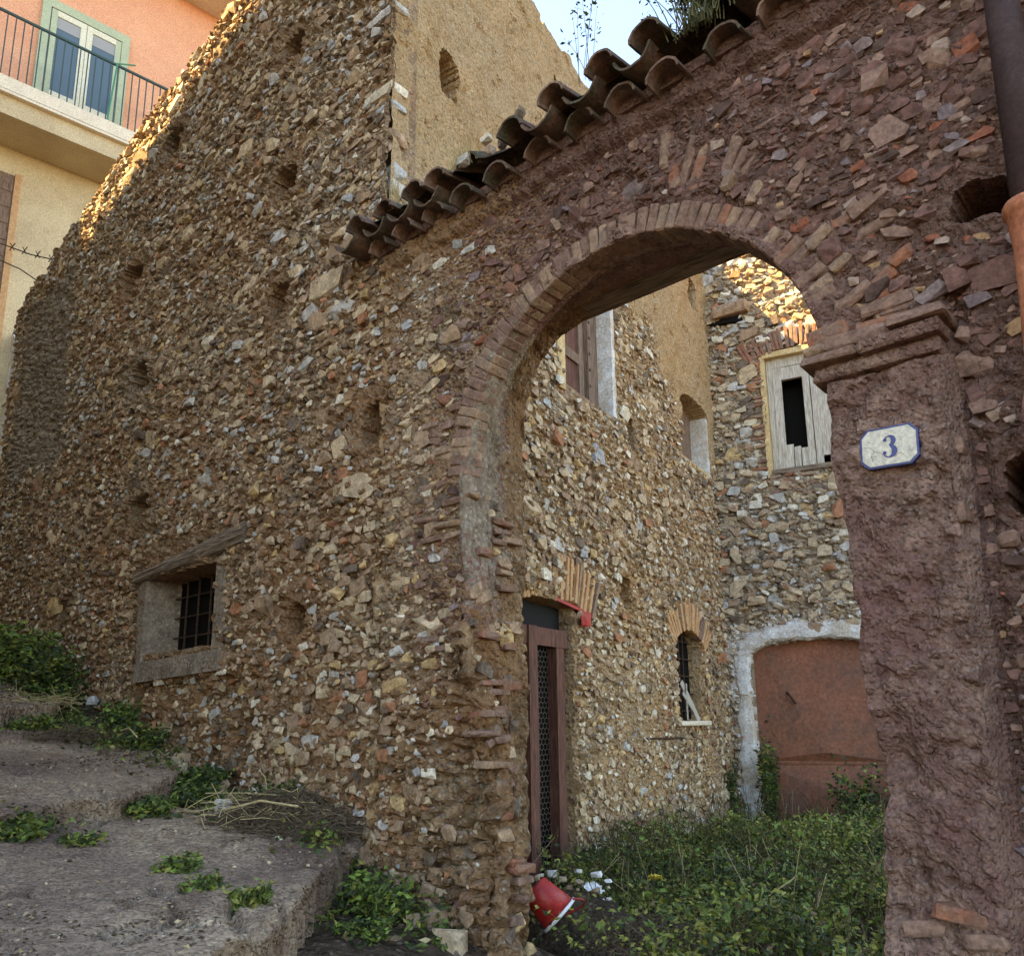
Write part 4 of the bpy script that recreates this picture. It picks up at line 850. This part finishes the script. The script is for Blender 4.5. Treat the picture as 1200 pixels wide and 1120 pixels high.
for P_ in ([(-.085, .01), (-.06, .004), (-.05, -.012), (-.062, -.028), (-.04, -.03)], [(-.05, -.012), (-.03, -.018), (-.02, -.03)], [(.02, -.04), (.038, -.03), (.05, -.042)], [(-.06, -.03), (-.055, -.05)], [(-.07, .03), (-.062, .022)]):
    for a, b in zip(P_[:-1], P_[1:]):
        nx, ny = -(b[1]-a[1]), b[0]-a[0]; l_ = math.hypot(nx, ny); nx *= .0007/l_; ny *= .0007/l_
        mb.add([(pt(*q)[0], pw+.0153, pt(*q)[1]) for q in ((a[0]-nx, a[1]-ny), (b[0]-nx, b[1]-ny), (b[0]+nx, b[1]+ny), (a[0]+nx, a[1]+ny))], [(0, 1, 2, 3)])
mb.out('chips', M['crack'], plate, FF)
wp = .20; a = FF.on(1168, -40, wp); b = FF.on(1207, 240, wp)
dp = MB().tube([(a[0]-.0, wp, a[1]+.5), (a[0], wp, a[1]), (b[0], wp, b[1]-.05)], .052, 20).out('drainpipe', M['pipe'], None, FF, smooth=True)
tag(dp, 'dark brown drainpipe running down to a terracotta pipe on the right', 'drainpipe')
c_ = FF.on(1225, 420, wp); Vp = []
prof = [(0, .050), (0.0, .072), (.012, .078), (.035, .078), (.045, .068), (.10, .062), (.15, .056), (.30, .054), (.60, .054), (1.9, .054)]
ax0 = Vector((b[0], wp, b[1]+.01)); ax1 = Vector((c_[0], wp, c_[1])); dv = (ax1-ax0).normalized(); sd = dv.orthogonal().normalized(); s2_ = dv.cross(sd); V = []; n = 28
for t, r_ in prof:
    for k in range(n): an = 2*math.pi*k/n; q = ax0+dv*t+(sd*math.cos(an)+s2_*math.sin(an))*r_; V.append(tuple(q))
o = obj('clay_pipe', V, [(i*n+k, i*n+(k+1) % n, (i+1)*n+(k+1) % n, (i+1)*n+k) for i in range(len(prof)-1) for k in range(n)], M['terracotta'], None, FF, smooth=True)
tag(o, 'terracotta pipe with a flared collar at the right edge', 'clay pipe')

# ================================================================== PLANTS
def leaves(C_, size, seed=0, elong=1.8, up=.6):
    """leaf blades: C_ (n,3) centres in (u,w,z); folded diamond of two triangles each"""
    r = np.random.default_rng(seed); n = len(C_); d = r.normal(size=(n, 3)); d[:, 2] = np.abs(d[:, 2])*up; d /= np.linalg.norm(d, axis=1)[:, None]
    h = r.normal(size=(n, 3)); h -= d*(h*d).sum(1)[:, None]; h /= np.linalg.norm(h, axis=1)[:, None]; nn_ = np.cross(d, h)
    s_ = size*r.uniform(.55, 1.3, n)[:, None]; a = C_-d*s_*elong/2; b = C_+d*s_*elong/2; m_ = C_+nn_*s_*.12
    l_ = C_-d*s_*.1+h*s_*.42+nn_*s_*.22; q = C_-d*s_*.1-h*s_*.42+nn_*s_*.22
    V = np.stack([a, l_, b, q, m_], 1).reshape(-1, 3); k = np.arange(n)[:, None]*5
    return V, np.concatenate([k+np.array([[0, 1, 4]]), k+np.array([[1, 2, 4]]), k+np.array([[2, 3, 4]]), k+np.array([[3, 0, 4]])])
def lobj(name, C_, size, ms, wts, parent, fr, seed=0, **k):
    V, f = leaves(np.asarray(C_), size, seed, **k); r = np.random.default_rng(seed+1); c = r.choice(len(ms), len(C_), p=np.array(wts)/sum(wts))
    if name == 'undergrowth':
        q = np.asarray(C_); pv = vn(q[:, 0]*2.2, q[:, 1]*2.2, 6)+.3*vn(q[:, 0]*8, q[:, 1]*8, 2); c = np.where((pv > .08) & (r.random(len(q)) < .6), 1, c); c = np.where((pv < -.2) & (r.random(len(q)) < .5), 2, c)
    return obj(name, V, [f], ms, parent, fr, mi=np.tile(c, 4))
def bush(name, fr, u, w_, z, rad, h, n, size, label, ms=None, wts=None, cat='plant', group=None, seed=0, stems=7, flat=1.):
    t = thing(name, fr, u, w_, z, label, cat, group); r = np.random.default_rng(seed+50); C_ = []; mb = MB()
    for s_ in range(stems):
        a = r.uniform(0, 6.28); e = np.array([u+math.cos(a)*rad*r.uniform(.2, .9), w_+math.sin(a)*rad*flat*r.uniform(.2, .9), z+h*r.uniform(.45, 1)]); st_ = np.array([u+math.cos(a)*rad*.1, w_+math.sin(a)*rad*.1*flat, z-.03])
        mid = (st_+e)/2+np.array([0, 0, h*.15]); pts = [st_*(1-t_)**2+2*mid*t_*(1-t_)+e*t_*t_ for t_ in np.linspace(0, 1, 6)]; mb.tube([tuple(p) for p in pts], [.006, .005, .004, .003, .0025, .0015], 4)
        k = n//stems; tq = r.uniform(.15, 1.05, k)[:, None]; B_ = st_*(1-tq)**2+2*mid*tq*(1-tq)+e*tq*tq; C_.append(B_+r.normal(size=(k, 3))*np.array([rad*.2, rad*.2*flat, h*.13]))
    mb.out('stem', M['stem'], t, fr); lobj('foliage', np.concatenate(C_), size, ms or G[:4], wts or [5, 2, 3, 2], t, fr, seed); return t
# courtyard undergrowth: one mass of ground cover
def courtpts(n, seed):
    r = np.random.default_rng(seed); x = r.uniform(-.2, 5.5, n*4); y = r.uniform(3.2, 10.6, n*4); P = np.stack([x, y], 1)
    du = (P-FF.o)@FF.d; dw = (P-FF.o)@FF.out; su = (P-FS.o)@FS.d; sw_ = (P-FS.o)@FS.out; bw_ = (P-FB.o)@FB.out
    pr = 1/(.6+.12*y*y/10)
    ok = (dw < -.25) & (sw_ > .06) & (bw_ > .05) & (r.random(n*4) < pr)
    ok &= ~((du > 1.25) & (dw > -1.6) & (r.random(n*4) < .9))
    ok &= (vn(P[:, 0]*1.6, P[:, 1]*1.6, 3) > -.36)
    P = P[ok][:n]; return P, ((P-FF.o)@FF.d), ((P-FF.o)@FF.out)
def court_top(P): return (.10+.30*(vn(P[:, 0]*1.2, P[:, 1]*1.2, 2)+.5)+.45*np.clip(vn(P[:, 0]*3.1, P[:, 1]*3.1, 1)+.05, 0, 1)+.22*np.clip(vn(P[:, 0]*7, P[:, 1]*7, 4), 0, 1))*(1-.45*sst(7.5, 9.5, P[:, 1]))
for k, (n, sz, ms, wt) in enumerate(((95000, .021, [G[0], G[1], G[2], G[3], M['twig']], [4, 6, 3, 1.5, 2]), (9000, .036, [G[1], G[3], G[0]], [4, 1.5, 4]))):
    P, du, dw = courtpts(n, 11+k); r = np.random.default_rng(k); zt = hG(du, dw)+court_top(P)*r.random(len(P))**.45*np.clip((1.0+.0*du), 0, 1)
    o = lobj('undergrowth', np.stack([P[:, 0], P[:, 1], zt], 1), sz, ms, wt, None, F0, 20+k); tag(o, 'dense low green undergrowth filling the courtyard floor' if k == 0 else 'larger leafed weeds mixed through the courtyard undergrowth', 'undergrowth', kind='stuff')
mb = MB(); r = np.random.default_rng(5); P, du, dw = courtpts(1500, 40)
for (x, y), a, b in zip(P, du, dw):
    g0 = float(hG(np.array([a]), np.array([b]))[0]); h_ = r.uniform(.2, .62); mb.tube([(x, y, g0), (x+r.normal(0, .04), y+r.normal(0, .04), g0+h_*.6), (x+r.normal(0, .09), y+r.normal(0, .09), g0+h_)], .0028, 3)
o = mb.out('weed_stalks', [M['stem'], M['straw'], M['twig']], None, mi=np.repeat(np.random.default_rng(8).choice(3, len(mb.V), p=[.6, .15, .25]), 8)); tag(o, 'thin brown and green stalks standing in the courtyard weeds', 'stalks', kind='stuff')
def wx(px, py, dist):
    q = ray(px, py); q = q*(dist/q[1]); return q
def fu(p): v = np.array(p[:2])-FF.o; return float(v@FF.d), float(v@FF.out)
def gz(u, w_): return float(hG(np.array([u]), np.array([w_]))[0])
def lz(u, w_):
    """height of the lane surface at (u, w)"""
    if u > E3(w_): return .17+.2*(u-6.1)
    if u > E2(w_): return -.35+.155*(u-3.8)
    if u > E1(w_): return -.66+.12*(u-2.3)
    return gz(u, w_)
# plants of the courtyard that stand out
bu, bw2 = .18, .22
bush('climbing_weed', FB, .42, .2, -1.1, .17, .85, 1300, .035, 'tall dark green weed climbing at the left edge of the red metal door', seed=1, wts=[4, 1, 5, 1])
bush('climbing_weed', FB, .0, .25, -1.1, .2, .55, 900, .035, 'dark low bush at the foot of the white door surround', seed=2, wts=[3, 1, 6, .3])
bush('climbing_weed', FB, 1.35, .5, -1.15, .32, .62, 1000, .04, 'bramble arching before the lower panel of the red metal door', seed=3, wts=[3, 1, 6, 1])
bush('climbing_weed', FB, 1.9, .7, -1.15, .42, .55, 1300, .04, 'dark bush behind the right pier of the gateway', seed=4, wts=[3, 1, 6, 1])
# weeds along the lane: (u, w, radius, height, leaves, size, label)
LW = [(7.6, .45, .42, .55, 2600, .05, 'large green bush against the ruin at the top of the lane', [5, 2, 3, 4]),
      (6.75, .38, .28, .42, 1400, .045, 'dark green bush beside the barred window at the top of the lane', [4, 1, 6, 1]),
      (8.6, 1.0, .4, .5, 1500, .05, 'bright bush at the far left edge of the lane', [3, 2, 1, 6]),
      (6.0, .75, .22, .13, 500, .04, 'low weed on the highest lane step', [5, 2, 4, 2]),
      (5.45, .30, .13, .33, 700, .04, 'leafy weed under the barred window sill', [4, 1, 4, 4]),
      (5.0, .25, .13, .22, 500, .035, 'small dark weed right of the barred window foot', [4, 1, 6, 1]),
      (4.35, .20, .17, .20, 800, .035, 'ivy clump at the wall foot beside the middle step', [4, 1, 6, 1]),
      (4.0, .38, .14, .15, 500, .035, 'low weed at the end of the middle slab', [4, 1, 6, 1]),
      (3.55, .10, .16, .20, 600, .035, 'weed growing out of the wall foot behind the twig heap', [4, 1, 6, 1]),
      (3.75, .82, .14, .12, 500, .035, 'weed tuft in the corner below the middle riser', [4, 1, 5, 2]),
      (3.52, 1.55, .15, .17, 600, .036, 'weed tuft hanging on the middle riser at left', [5, 2, 4, 2]),
      (3.28, 1.35, .10, .08, 250, .03, 'tiny weed below the middle riser', [5, 2, 4, 2]),
      (2.62, 1.18, .08, .09, 350, .028, 'upper weed tuft in the crack of the lowest slab', [5, 4, 2, 2]),
      (2.35, 1.22, .09, .07, 350, .028, 'middle weed tuft in the crack of the lowest slab', [5, 4, 2, 2]),
      (2.08, 1.16, .09, .09, 400, .028, 'lowest weed tuft in the crack of the lowest slab', [5, 4, 2, 2]),
      (1.80, 1.02, .11, .07, 350, .03, 'flat weed on the broken edge of the lowest slab', [5, 2, 4, 2]),
      (2.33, .28, .15, .22, 900, .036, 'bright green weed at the foot of the left pier', [4, 1, 4, 4]),
      (2.16, .52, .11, .10, 450, .03, 'trailing weed on the edge under the left pier', [4, 1, 4, 2]),
      (1.95, .18, .07, .06, 200, .03, 'small weed low on the eroded left pier', [4, 1, 4, 2]),
      (1.75, .35, .10, .05, 250, .03, 'low green weed at the bottom of the left pier', [4, 1, 4, 3])]
for i, (u, w_, rd, h, n, sz, lb, wt) in enumerate(LW):
    bush('weed', FF, u, w_, lz(u, w_)-.02, rd*1.25, h*.9, int(n*1.8), sz*.68, lb, wts=wt, group='weeds along the lane', seed=100+i, stems=9+i % 7)
# dry grass and twigs on the eave
def tuft(name, fr, u, w_, z, n, h, sp, m_, label, cat, seed=0, r0=.0022, leafy=0):
    r = np.random.default_rng(seed); mb = MB(); tips = []
    for k in range(n):
        a = r.uniform(0, 6.28); d = r.uniform(0, sp); hh = h*r.uniform(.4, 1); p0 = np.array([u+r.normal(0, sp*.25), w_+r.normal(0, sp*.12), z]); p2 = p0+np.array([math.cos(a)*d, math.sin(a)*d*.5, hh]); p1 = (p0+p2)/2+np.array([0, 0, hh*.2])
        pts = [p0*(1-t)**2+2*p1*t*(1-t)+p2*t*t for t in np.linspace(0, 1, 5)]; mb.tube([tuple(p) for p in pts], [r0, r0, r0*.8, r0*.6, r0*.3], 3); tips += pts[2:]
    if leafy:
        t = thing(name, fr, u, w_, z, label, cat); mb.out('stalk', m_, t, fr); C_ = np.array(tips)[r.integers(0, len(tips), leafy)]+r.normal(0, .02, (leafy, 3)); lobj('foliage', C_, .016, [G[2], G[0]], [3, 1], t, fr, seed); return t
    o = mb.out(name, m_, None, fr); return tag(o, label, cat)
tuft('dry_grass', FF, 2.47, .16, 3.12, 26, .30, .10, M['straw'], 'yellow dry grass standing on the left end of the tiled eave', 'dry grass', 1)
tuft('dry_grass', FF, 1.86, .2, 3.08, 60, .16, .16, M['straw'], 'matted dry grass in the gap where eave tiles are missing', 'dry grass', 2)
tuft('dead_twig', FF, 1.05, .1, 3.2, 7, .62, .16, M['twig'], 'thin dead stalks standing against the sky above the eave', 'dead plant', 3, .002, 90)
tuft('roof_plant', FF, .36, .2, 3.02, 90, .42, .22, M['stem'], 'dark bushy plant growing on the eave tiles', 'plant', 4, .003, 700)
tuft('moss_clump', FF, .13, .22, 3.08, 90, .14, .2, M['stem'], 'mossy tuft at the top right end of the eave', 'plant', 5, .003, 500)
for i, (u, w_, z, s_) in enumerate(((1.80, .22, 3.08, .05), (1.90, .18, 3.10, .045), (1.62, .24, 3.10, .04), (1.73, .12, 3.13, .06))):
    o = bpy.data.objects.new('loose_stone', bigmesh(i, PAL[[2, 0, 4, 1][i]])); place(o, FF.M @ Matrix.Translation((u, w_, z)) @ Matrix.Diagonal((s_, s_*.8, s_*.6, 1)))
    tag(o, ['grey lump lying leftmost but one in the gap of the tiled eave', 'tan lump at the left end of the gap of the tiled eave', 'pale lump nearest the whole tiles in the gap of the tiled eave', 'broad brown lump at the middle of the gap of the tiled eave'][i], 'stone', 'loose stones on the eave')
bar('timber_stub', 1.60, 1.44, .12, .17, (3.10, .05), (3.24, .03), M['wood'], gate, FF, amp=.02, n=8)

# twigs, debris and stones along the lane
def heap(name, fr, u, w_, z, n, rad, h, label, seed, m_=None, ln=.22):
    r = np.random.default_rng(seed); mb = MB()
    for k in range(n):
        a = r.uniform(0, 6.28); d = rad*math.sqrt(r.random()); c = np.array([u+math.cos(a)*d, w_+math.sin(a)*d*.7, z+h*(1-(d/rad)**2)*r.random()]); t = r.normal(size=3); t[2] *= .3; t /= np.linalg.norm(t); l_ = ln*r.uniform(.3, 1)
        b_ = r.normal(0, .02, 3); mb.tube([tuple(c-t*l_/2), tuple(c+b_), tuple(c+t*l_/2)], .0022, 3)
    o = mb.out(name, m_ or M['twig'], None, fr); return tag(o, label, 'twigs', kind='stuff')
heap('twig_heap', FF, 3.3, .25, lz(3.3, .3)-.03, 2300, .60, .20, 'tangled heap of dry brown twigs at the wall foot', 1)
heap('straw_litter', FF, 3.4, .35, lz(3.4, .3)+.02, 130, .55, .2, 'pale stalks lying over the brown twig heap', 7, M['straw'], .3)
heap('twig_heap', FF, 5.6, .55, lz(5.6, .55), 500, .5, .08, 'dry twigs scattered on the lane below the barred window', 2)
heap('straw_litter', FF, 6.4, .6, .2, 90, .4, .08, 'pale straw lying at the top of the lane', 3, M['straw'], .4)
heap('twig_heap', FF, 1.35, -.95, -1.16, 900, .55, .16, 'brown twigs and litter behind the left pier', 4)
for i, (a, b) in enumerate((((5.05, .45, -.02), (4.55, .55, -.06)), ((3.3, .6, -.45), (2.85, .42, -.42)))):
    o = MB().tube([a, tuple((np.array(a)+b)/2+np.array([0, 0, .04])), b], .006, 5).out('dry_stick', M['straw'], None, FF); tag(o, ['pale dry stick lying below the barred window', 'pale dry stick lying on the twig heap'][i], 'stick')
def stone(px, py, s_, m_, label, group=None, k=0, name='loose_stone', w_=None, dz=0, fl=.7):
    # dz lifts a stone that lies on top of something
    lo = None
    for wv in np.arange(-3, 3.5, .02):                      # walk the view ray to the lane surface
        u, z = FF.on(px, py, wv)
        if -1.5 < u < 9:
            d = z-lz(u, wv)
            if lo is not None and lo*d <= 0: break
            lo = d
    o = bpy.data.objects.new(name, bigmesh(k % 10, m_)); place(o, FF.M @ Matrix.Translation((u, wv, z+dz+s_*.25)) @ Matrix.Rotation(k*1.3, 4, 'Z') @ Matrix.Diagonal((s_, s_*.8, s_*fl, 1))); return tag(o, label, 'stone', group)
stone(260, 955, .065, M['palestone'], 'pale rounded stone lying left of the twig heap', k=1, dz=.03)
stone(305, 930, .06, M['palestone'], 'white lump lying on top of the twig heap', k=2, dz=.10)
stone(303, 945, .05, PAL[4], 'pinkish lump under the white one on the twig heap', k=3, dz=.08)
stone(110, 823, .07, PAL[3], 'small grey stone on the upper lane step', k=4)
stone(325, 985, .03, PAL[4], 'small pale stone at the edge of the twig heap', k=5)
mb = MB(); r = np.random.default_rng(9)
for i in range(900):
    u = r.uniform(1.3, 6.3); wv = r.uniform(.1, 3.2); z = lz(u, wv)
    if z < -.75: continue
    V_, F_ = ROCK[i % 14]; s_ = .004+.012*r.random()**2.5; mb.add(V_*s_*np.array([1, .9, .6])+np.array([u, wv, z+.002]), F_)
o = mb.out('grit', PAL, None, FF, mi=r.choice(8, sum(len(f) > 0 for f in mb.F)) if False else None); tag(o, 'grit and tiny pebbles scattered over the concrete lane', 'grit', kind='stuff')
mb = MB(); r = np.random.default_rng(21); C_ = []
for i in range(1500):
    u = r.uniform(1.9, 8.5); e = float(E2(.5)) if r.random() < .5 else 0; wv = abs(r.normal(.15, .28)); z = max(lz(u, wv), gz(u, wv)) if wv > .3 else gz(u, wv); C_.append((u, wv, z+.015+.02*r.random()))
o = lobj('leaf_litter', C_, .03, [M['twig'], M['straw'], G[2], G[0]], [6, 1.2, 3, 2], None, FF, 33, up=.15); tag(o, 'dead leaves and small green sprigs littering the foot of the wall', 'leaf litter', kind='stuff')
C_ = []
for i in range(9000):
    u = r.uniform(2.0, 9.2); wv = abs(r.normal(.12, .20))+(.25 if u > 5 else 0)*r.random()
    if vn(u*1.9, wv*2.5, 5) < .02: continue
    z = max(lz(u, wv), gz(u, wv)) if wv > .3 else gz(u, wv); C_.append((u, wv, z+.02+.10*r.random()**2))
for i in range(1600):
    e = [E1, E2, E3][i % 3]; wv = r.uniform(.2, 2.8); u = float(e(wv))+r.normal(-.04, .05)
    if vn(u*2.9, wv*2.9, 3) < .12: continue
    C_.append((u, wv, lz(u-.12, wv)+.02+.06*r.random()))
D_ = []
for i in range(26000):
    u = r.uniform(1.3, 8.5); wv = r.uniform(.1, 3.4)
    if float(fbm(np.array(u), np.array(wv), .8, 4, 3))+.22*math.exp(-wv*1.6) < .16: continue
    if u < float(E1(wv))+.08: continue
    D_.append((u, wv, lz(u, wv)+.006))
q_ = lobj('dirt_crumbs', D_, .013, [M['soil'], M['twig'], M['straw'], PAL[4], PAL[0]], [8, 4, .6, .8, 2], None, FF, 36, up=.1); tag(q_, 'dark dirt crumbs and bits of dead leaf drifted over the concrete', 'dirt', kind='stuff')
o = lobj('low_greenery', C_, .024, [G[0], G[2], G[3], G[1]], [4, 4, 2, 2], None, FF, 35); tag(o, 'low creeping greenery along the wall foot and the step edges', 'ground cover', kind='stuff')
# rough stones at the foot of the house and below the slab edge
for i in range(46):
    u = rng.uniform(1.75, 5.9); f = rng.random(); wv = .02+.16*f*(1 if u > 2.9 else 1.6); z = gz(u, wv); s_ = rng.uniform(.05, .11)
    o = bpy.data.objects.new('fallen_stone', bigmesh(i % 10, PAL[int(rng.choice([0, 1, 5, 1]))])); place(o, FF.M @ Matrix.Translation((u, wv, z+s_*.15)) @ Matrix.Rotation(rng.uniform(0, 3), 4, 'Z') @ Matrix.Diagonal((s_, s_*.8, s_*.7, 1)))
    tag(o, 'rough brown stone lying along the foot of the wall', 'stone', 'fallen stones at the wall foot')
# debris pile just inside the gateway
for i in range(40):
    p = wx(rng.uniform(625, 715), rng.uniform(1020, 1075), 5.2); u, wv = fu(p); z = gz(u, wv)+.05*rng.random(); s_ = rng.uniform(.012, .045)
    c = np.array(FF.world(np.array(u), np.array(wv), np.array(0.))); c[2] = p[2]+rng.uniform(-.02, .02)
    o = bpy.data.objects.new('debris_lump', bigmesh(i % 10, [M['palestone'], PAL[4], PAL[0], PAL[2], PAL[1], M['whiteplastic']][i % 6])); place(o, Matrix.Translation(c) @ Matrix.Rotation(rng.uniform(0, 3), 4, 'Z') @ Matrix.Rotation(rng.uniform(0, 3), 4, 'X') @ Matrix.Diagonal((s_, s_*.8, s_*.5, 1)))
    tag(o, 'pale rubble scrap in the debris pile inside the gateway', 'rubble scrap', 'debris inside the gateway')
pc = wx(665, 1060, 5.2); mu, mw = fu(pc)
U, W_ = np.meshgrid(np.linspace(-.62, .62, 60), np.linspace(-.42, .42, 50), indexing='ij'); rr = np.hypot(U/.6, W_/.4)
Zm = pc[2]-.02+.09-.32*rr**2+.05*fbm(U, W_, .15, 3, 2)
o = strip('rubble_mound', np.stack([U+mu-.02, W_+mw-.1, Zm], -1), M['soil'], None, FF); tag(o, 'low mound of earth and rubble inside the gateway', 'earth mound')
# red bucket lying on its side
bp = wx(641, 1056, 4.6); bk = bpy.data.objects.new('bucket', None)
W = Matrix.Translation(Vector(bp)) @ Vector((.62, -.10, -.62)).to_track_quat('Z', 'Y').to_matrix().to_4x4() @ Matrix.Rotation(R(130), 4, 'Z')
place(bk, W); tag(bk, 'small red bucket with a white rim lying tipped among the debris', 'bucket')
def lathe(name, prof, m_, parent, W, n=32):
    V = [(r_*math.cos(2*math.pi*k/n), r_*math.sin(2*math.pi*k/n), z) for r_, z in prof for k in range(n)]
    f = [(i*n+k, i*n+(k+1) % n, (i+1)*n+(k+1) % n, (i+1)*n+k) for i in range(len(prof)-1) for k in range(n)]
    o = bpy.data.objects.new(name, mesh(name, V, f, m_, smooth=True)); return place(o, W.copy(), parent)
lathe('shell', [(0.001, -.10), (.075, -.10), (.078, -.095), (.108, .09), (.105, .09), (.074, -.09), (.001, -.092)], M['red_sheet'], bk, W)
lathe('rim', [(.107, .082), (.116, .084), (.118, .094), (.112, .10), (.104, .096), (.104, .088)], M['whiteplastic'], bk, W)
mb = MB().tube([(.11*math.cos(t), -.05-.10*math.sin(t), .085+.07*math.sin(t)) for t in np.linspace(0, math.pi, 14)], .005, 6); o = mb.out('handle', M['red_sheet'], bk, F0, smooth=True); o.matrix_basis = W; o.matrix_parent_inverse = WM[bk.name].inverted()
def crumple(name, px, py, dist, s_, m_, label, cat, seed):
    r = np.random.default_rng(seed); V = []; n = 9
    for i in range(n):
        for j in range(n): V.append(((i/(n-1)-.5)*s_*2+r.normal(0, s_*.1), (j/(n-1)-.5)*s_*1.5+r.normal(0, s_*.1), s_*.5*math.exp(-((i-4)**2+(j-4)**2)/12)+r.normal(0, s_*.16)))
    o = bpy.data.objects.new(name, mesh(name, V, [(i*n+j, i*n+j+1, (i+1)*n+j+1, (i+1)*n+j) for i in range(n-1) for j in range(n-1)], m_)); p = wx(px, py, dist); place(o, Matrix.Translation(Vector(p)) @ Matrix.Rotation(seed, 4, 'Z') @ Matrix.Rotation(.5, 4, 'X')); return tag(o, label, cat)
crumple('plastic_bag', 695, 1042, 5.3, .07, M['whiteplastic'], 'crumpled white plastic scrap on the debris pile', 'plastic scrap', 1)
crumple('plastic_bag', 664, 1064, 5.0, .04, M['yellow'], 'small yellowish scrap behind the red bucket', 'plastic scrap', 2)
crumple('yellow_wrapper', 768, 1029, 5.6, .045, M['yellow'], 'yellow wrapper lying on the courtyard weeds', 'wrapper', 3)
# wire in front of the pink house
q0 = np.array(FF.world(np.array(10.2), np.array(.05), np.array(5.25))); 
pA = wx(0, 285, 9.0); pB = wx(70, 306, 9.5); pC = wx(0, 305, 9.0); pD = wx(45, 330, 9.6)
mb = MB().tube([tuple(pA), tuple((pA+pB)/2-np.array([0, 0, .03])), tuple(pB)], .008, 5)
mb.tube([tuple(pC), tuple((pC+pD)/2+np.array([0, 0, .03])), tuple(pD)], .008, 5)
for t in (.2, .4, .62, .85):
    c = pA*(1-t)+pB*t; mb.tube([tuple(c+np.array([-.03, 0, .05])), tuple(c+np.array([.03, 0, -.05]))], .006, 4); mb.tube([tuple(c+np.array([.03, 0, .05])), tuple(c+np.array([-.03, 0, -.05]))], .006, 4)
o = mb.out('barbed_wire', M['iron'], None); tag(o, 'rusty barbed wire strung from the left end of the ruined wall', 'barbed wire')
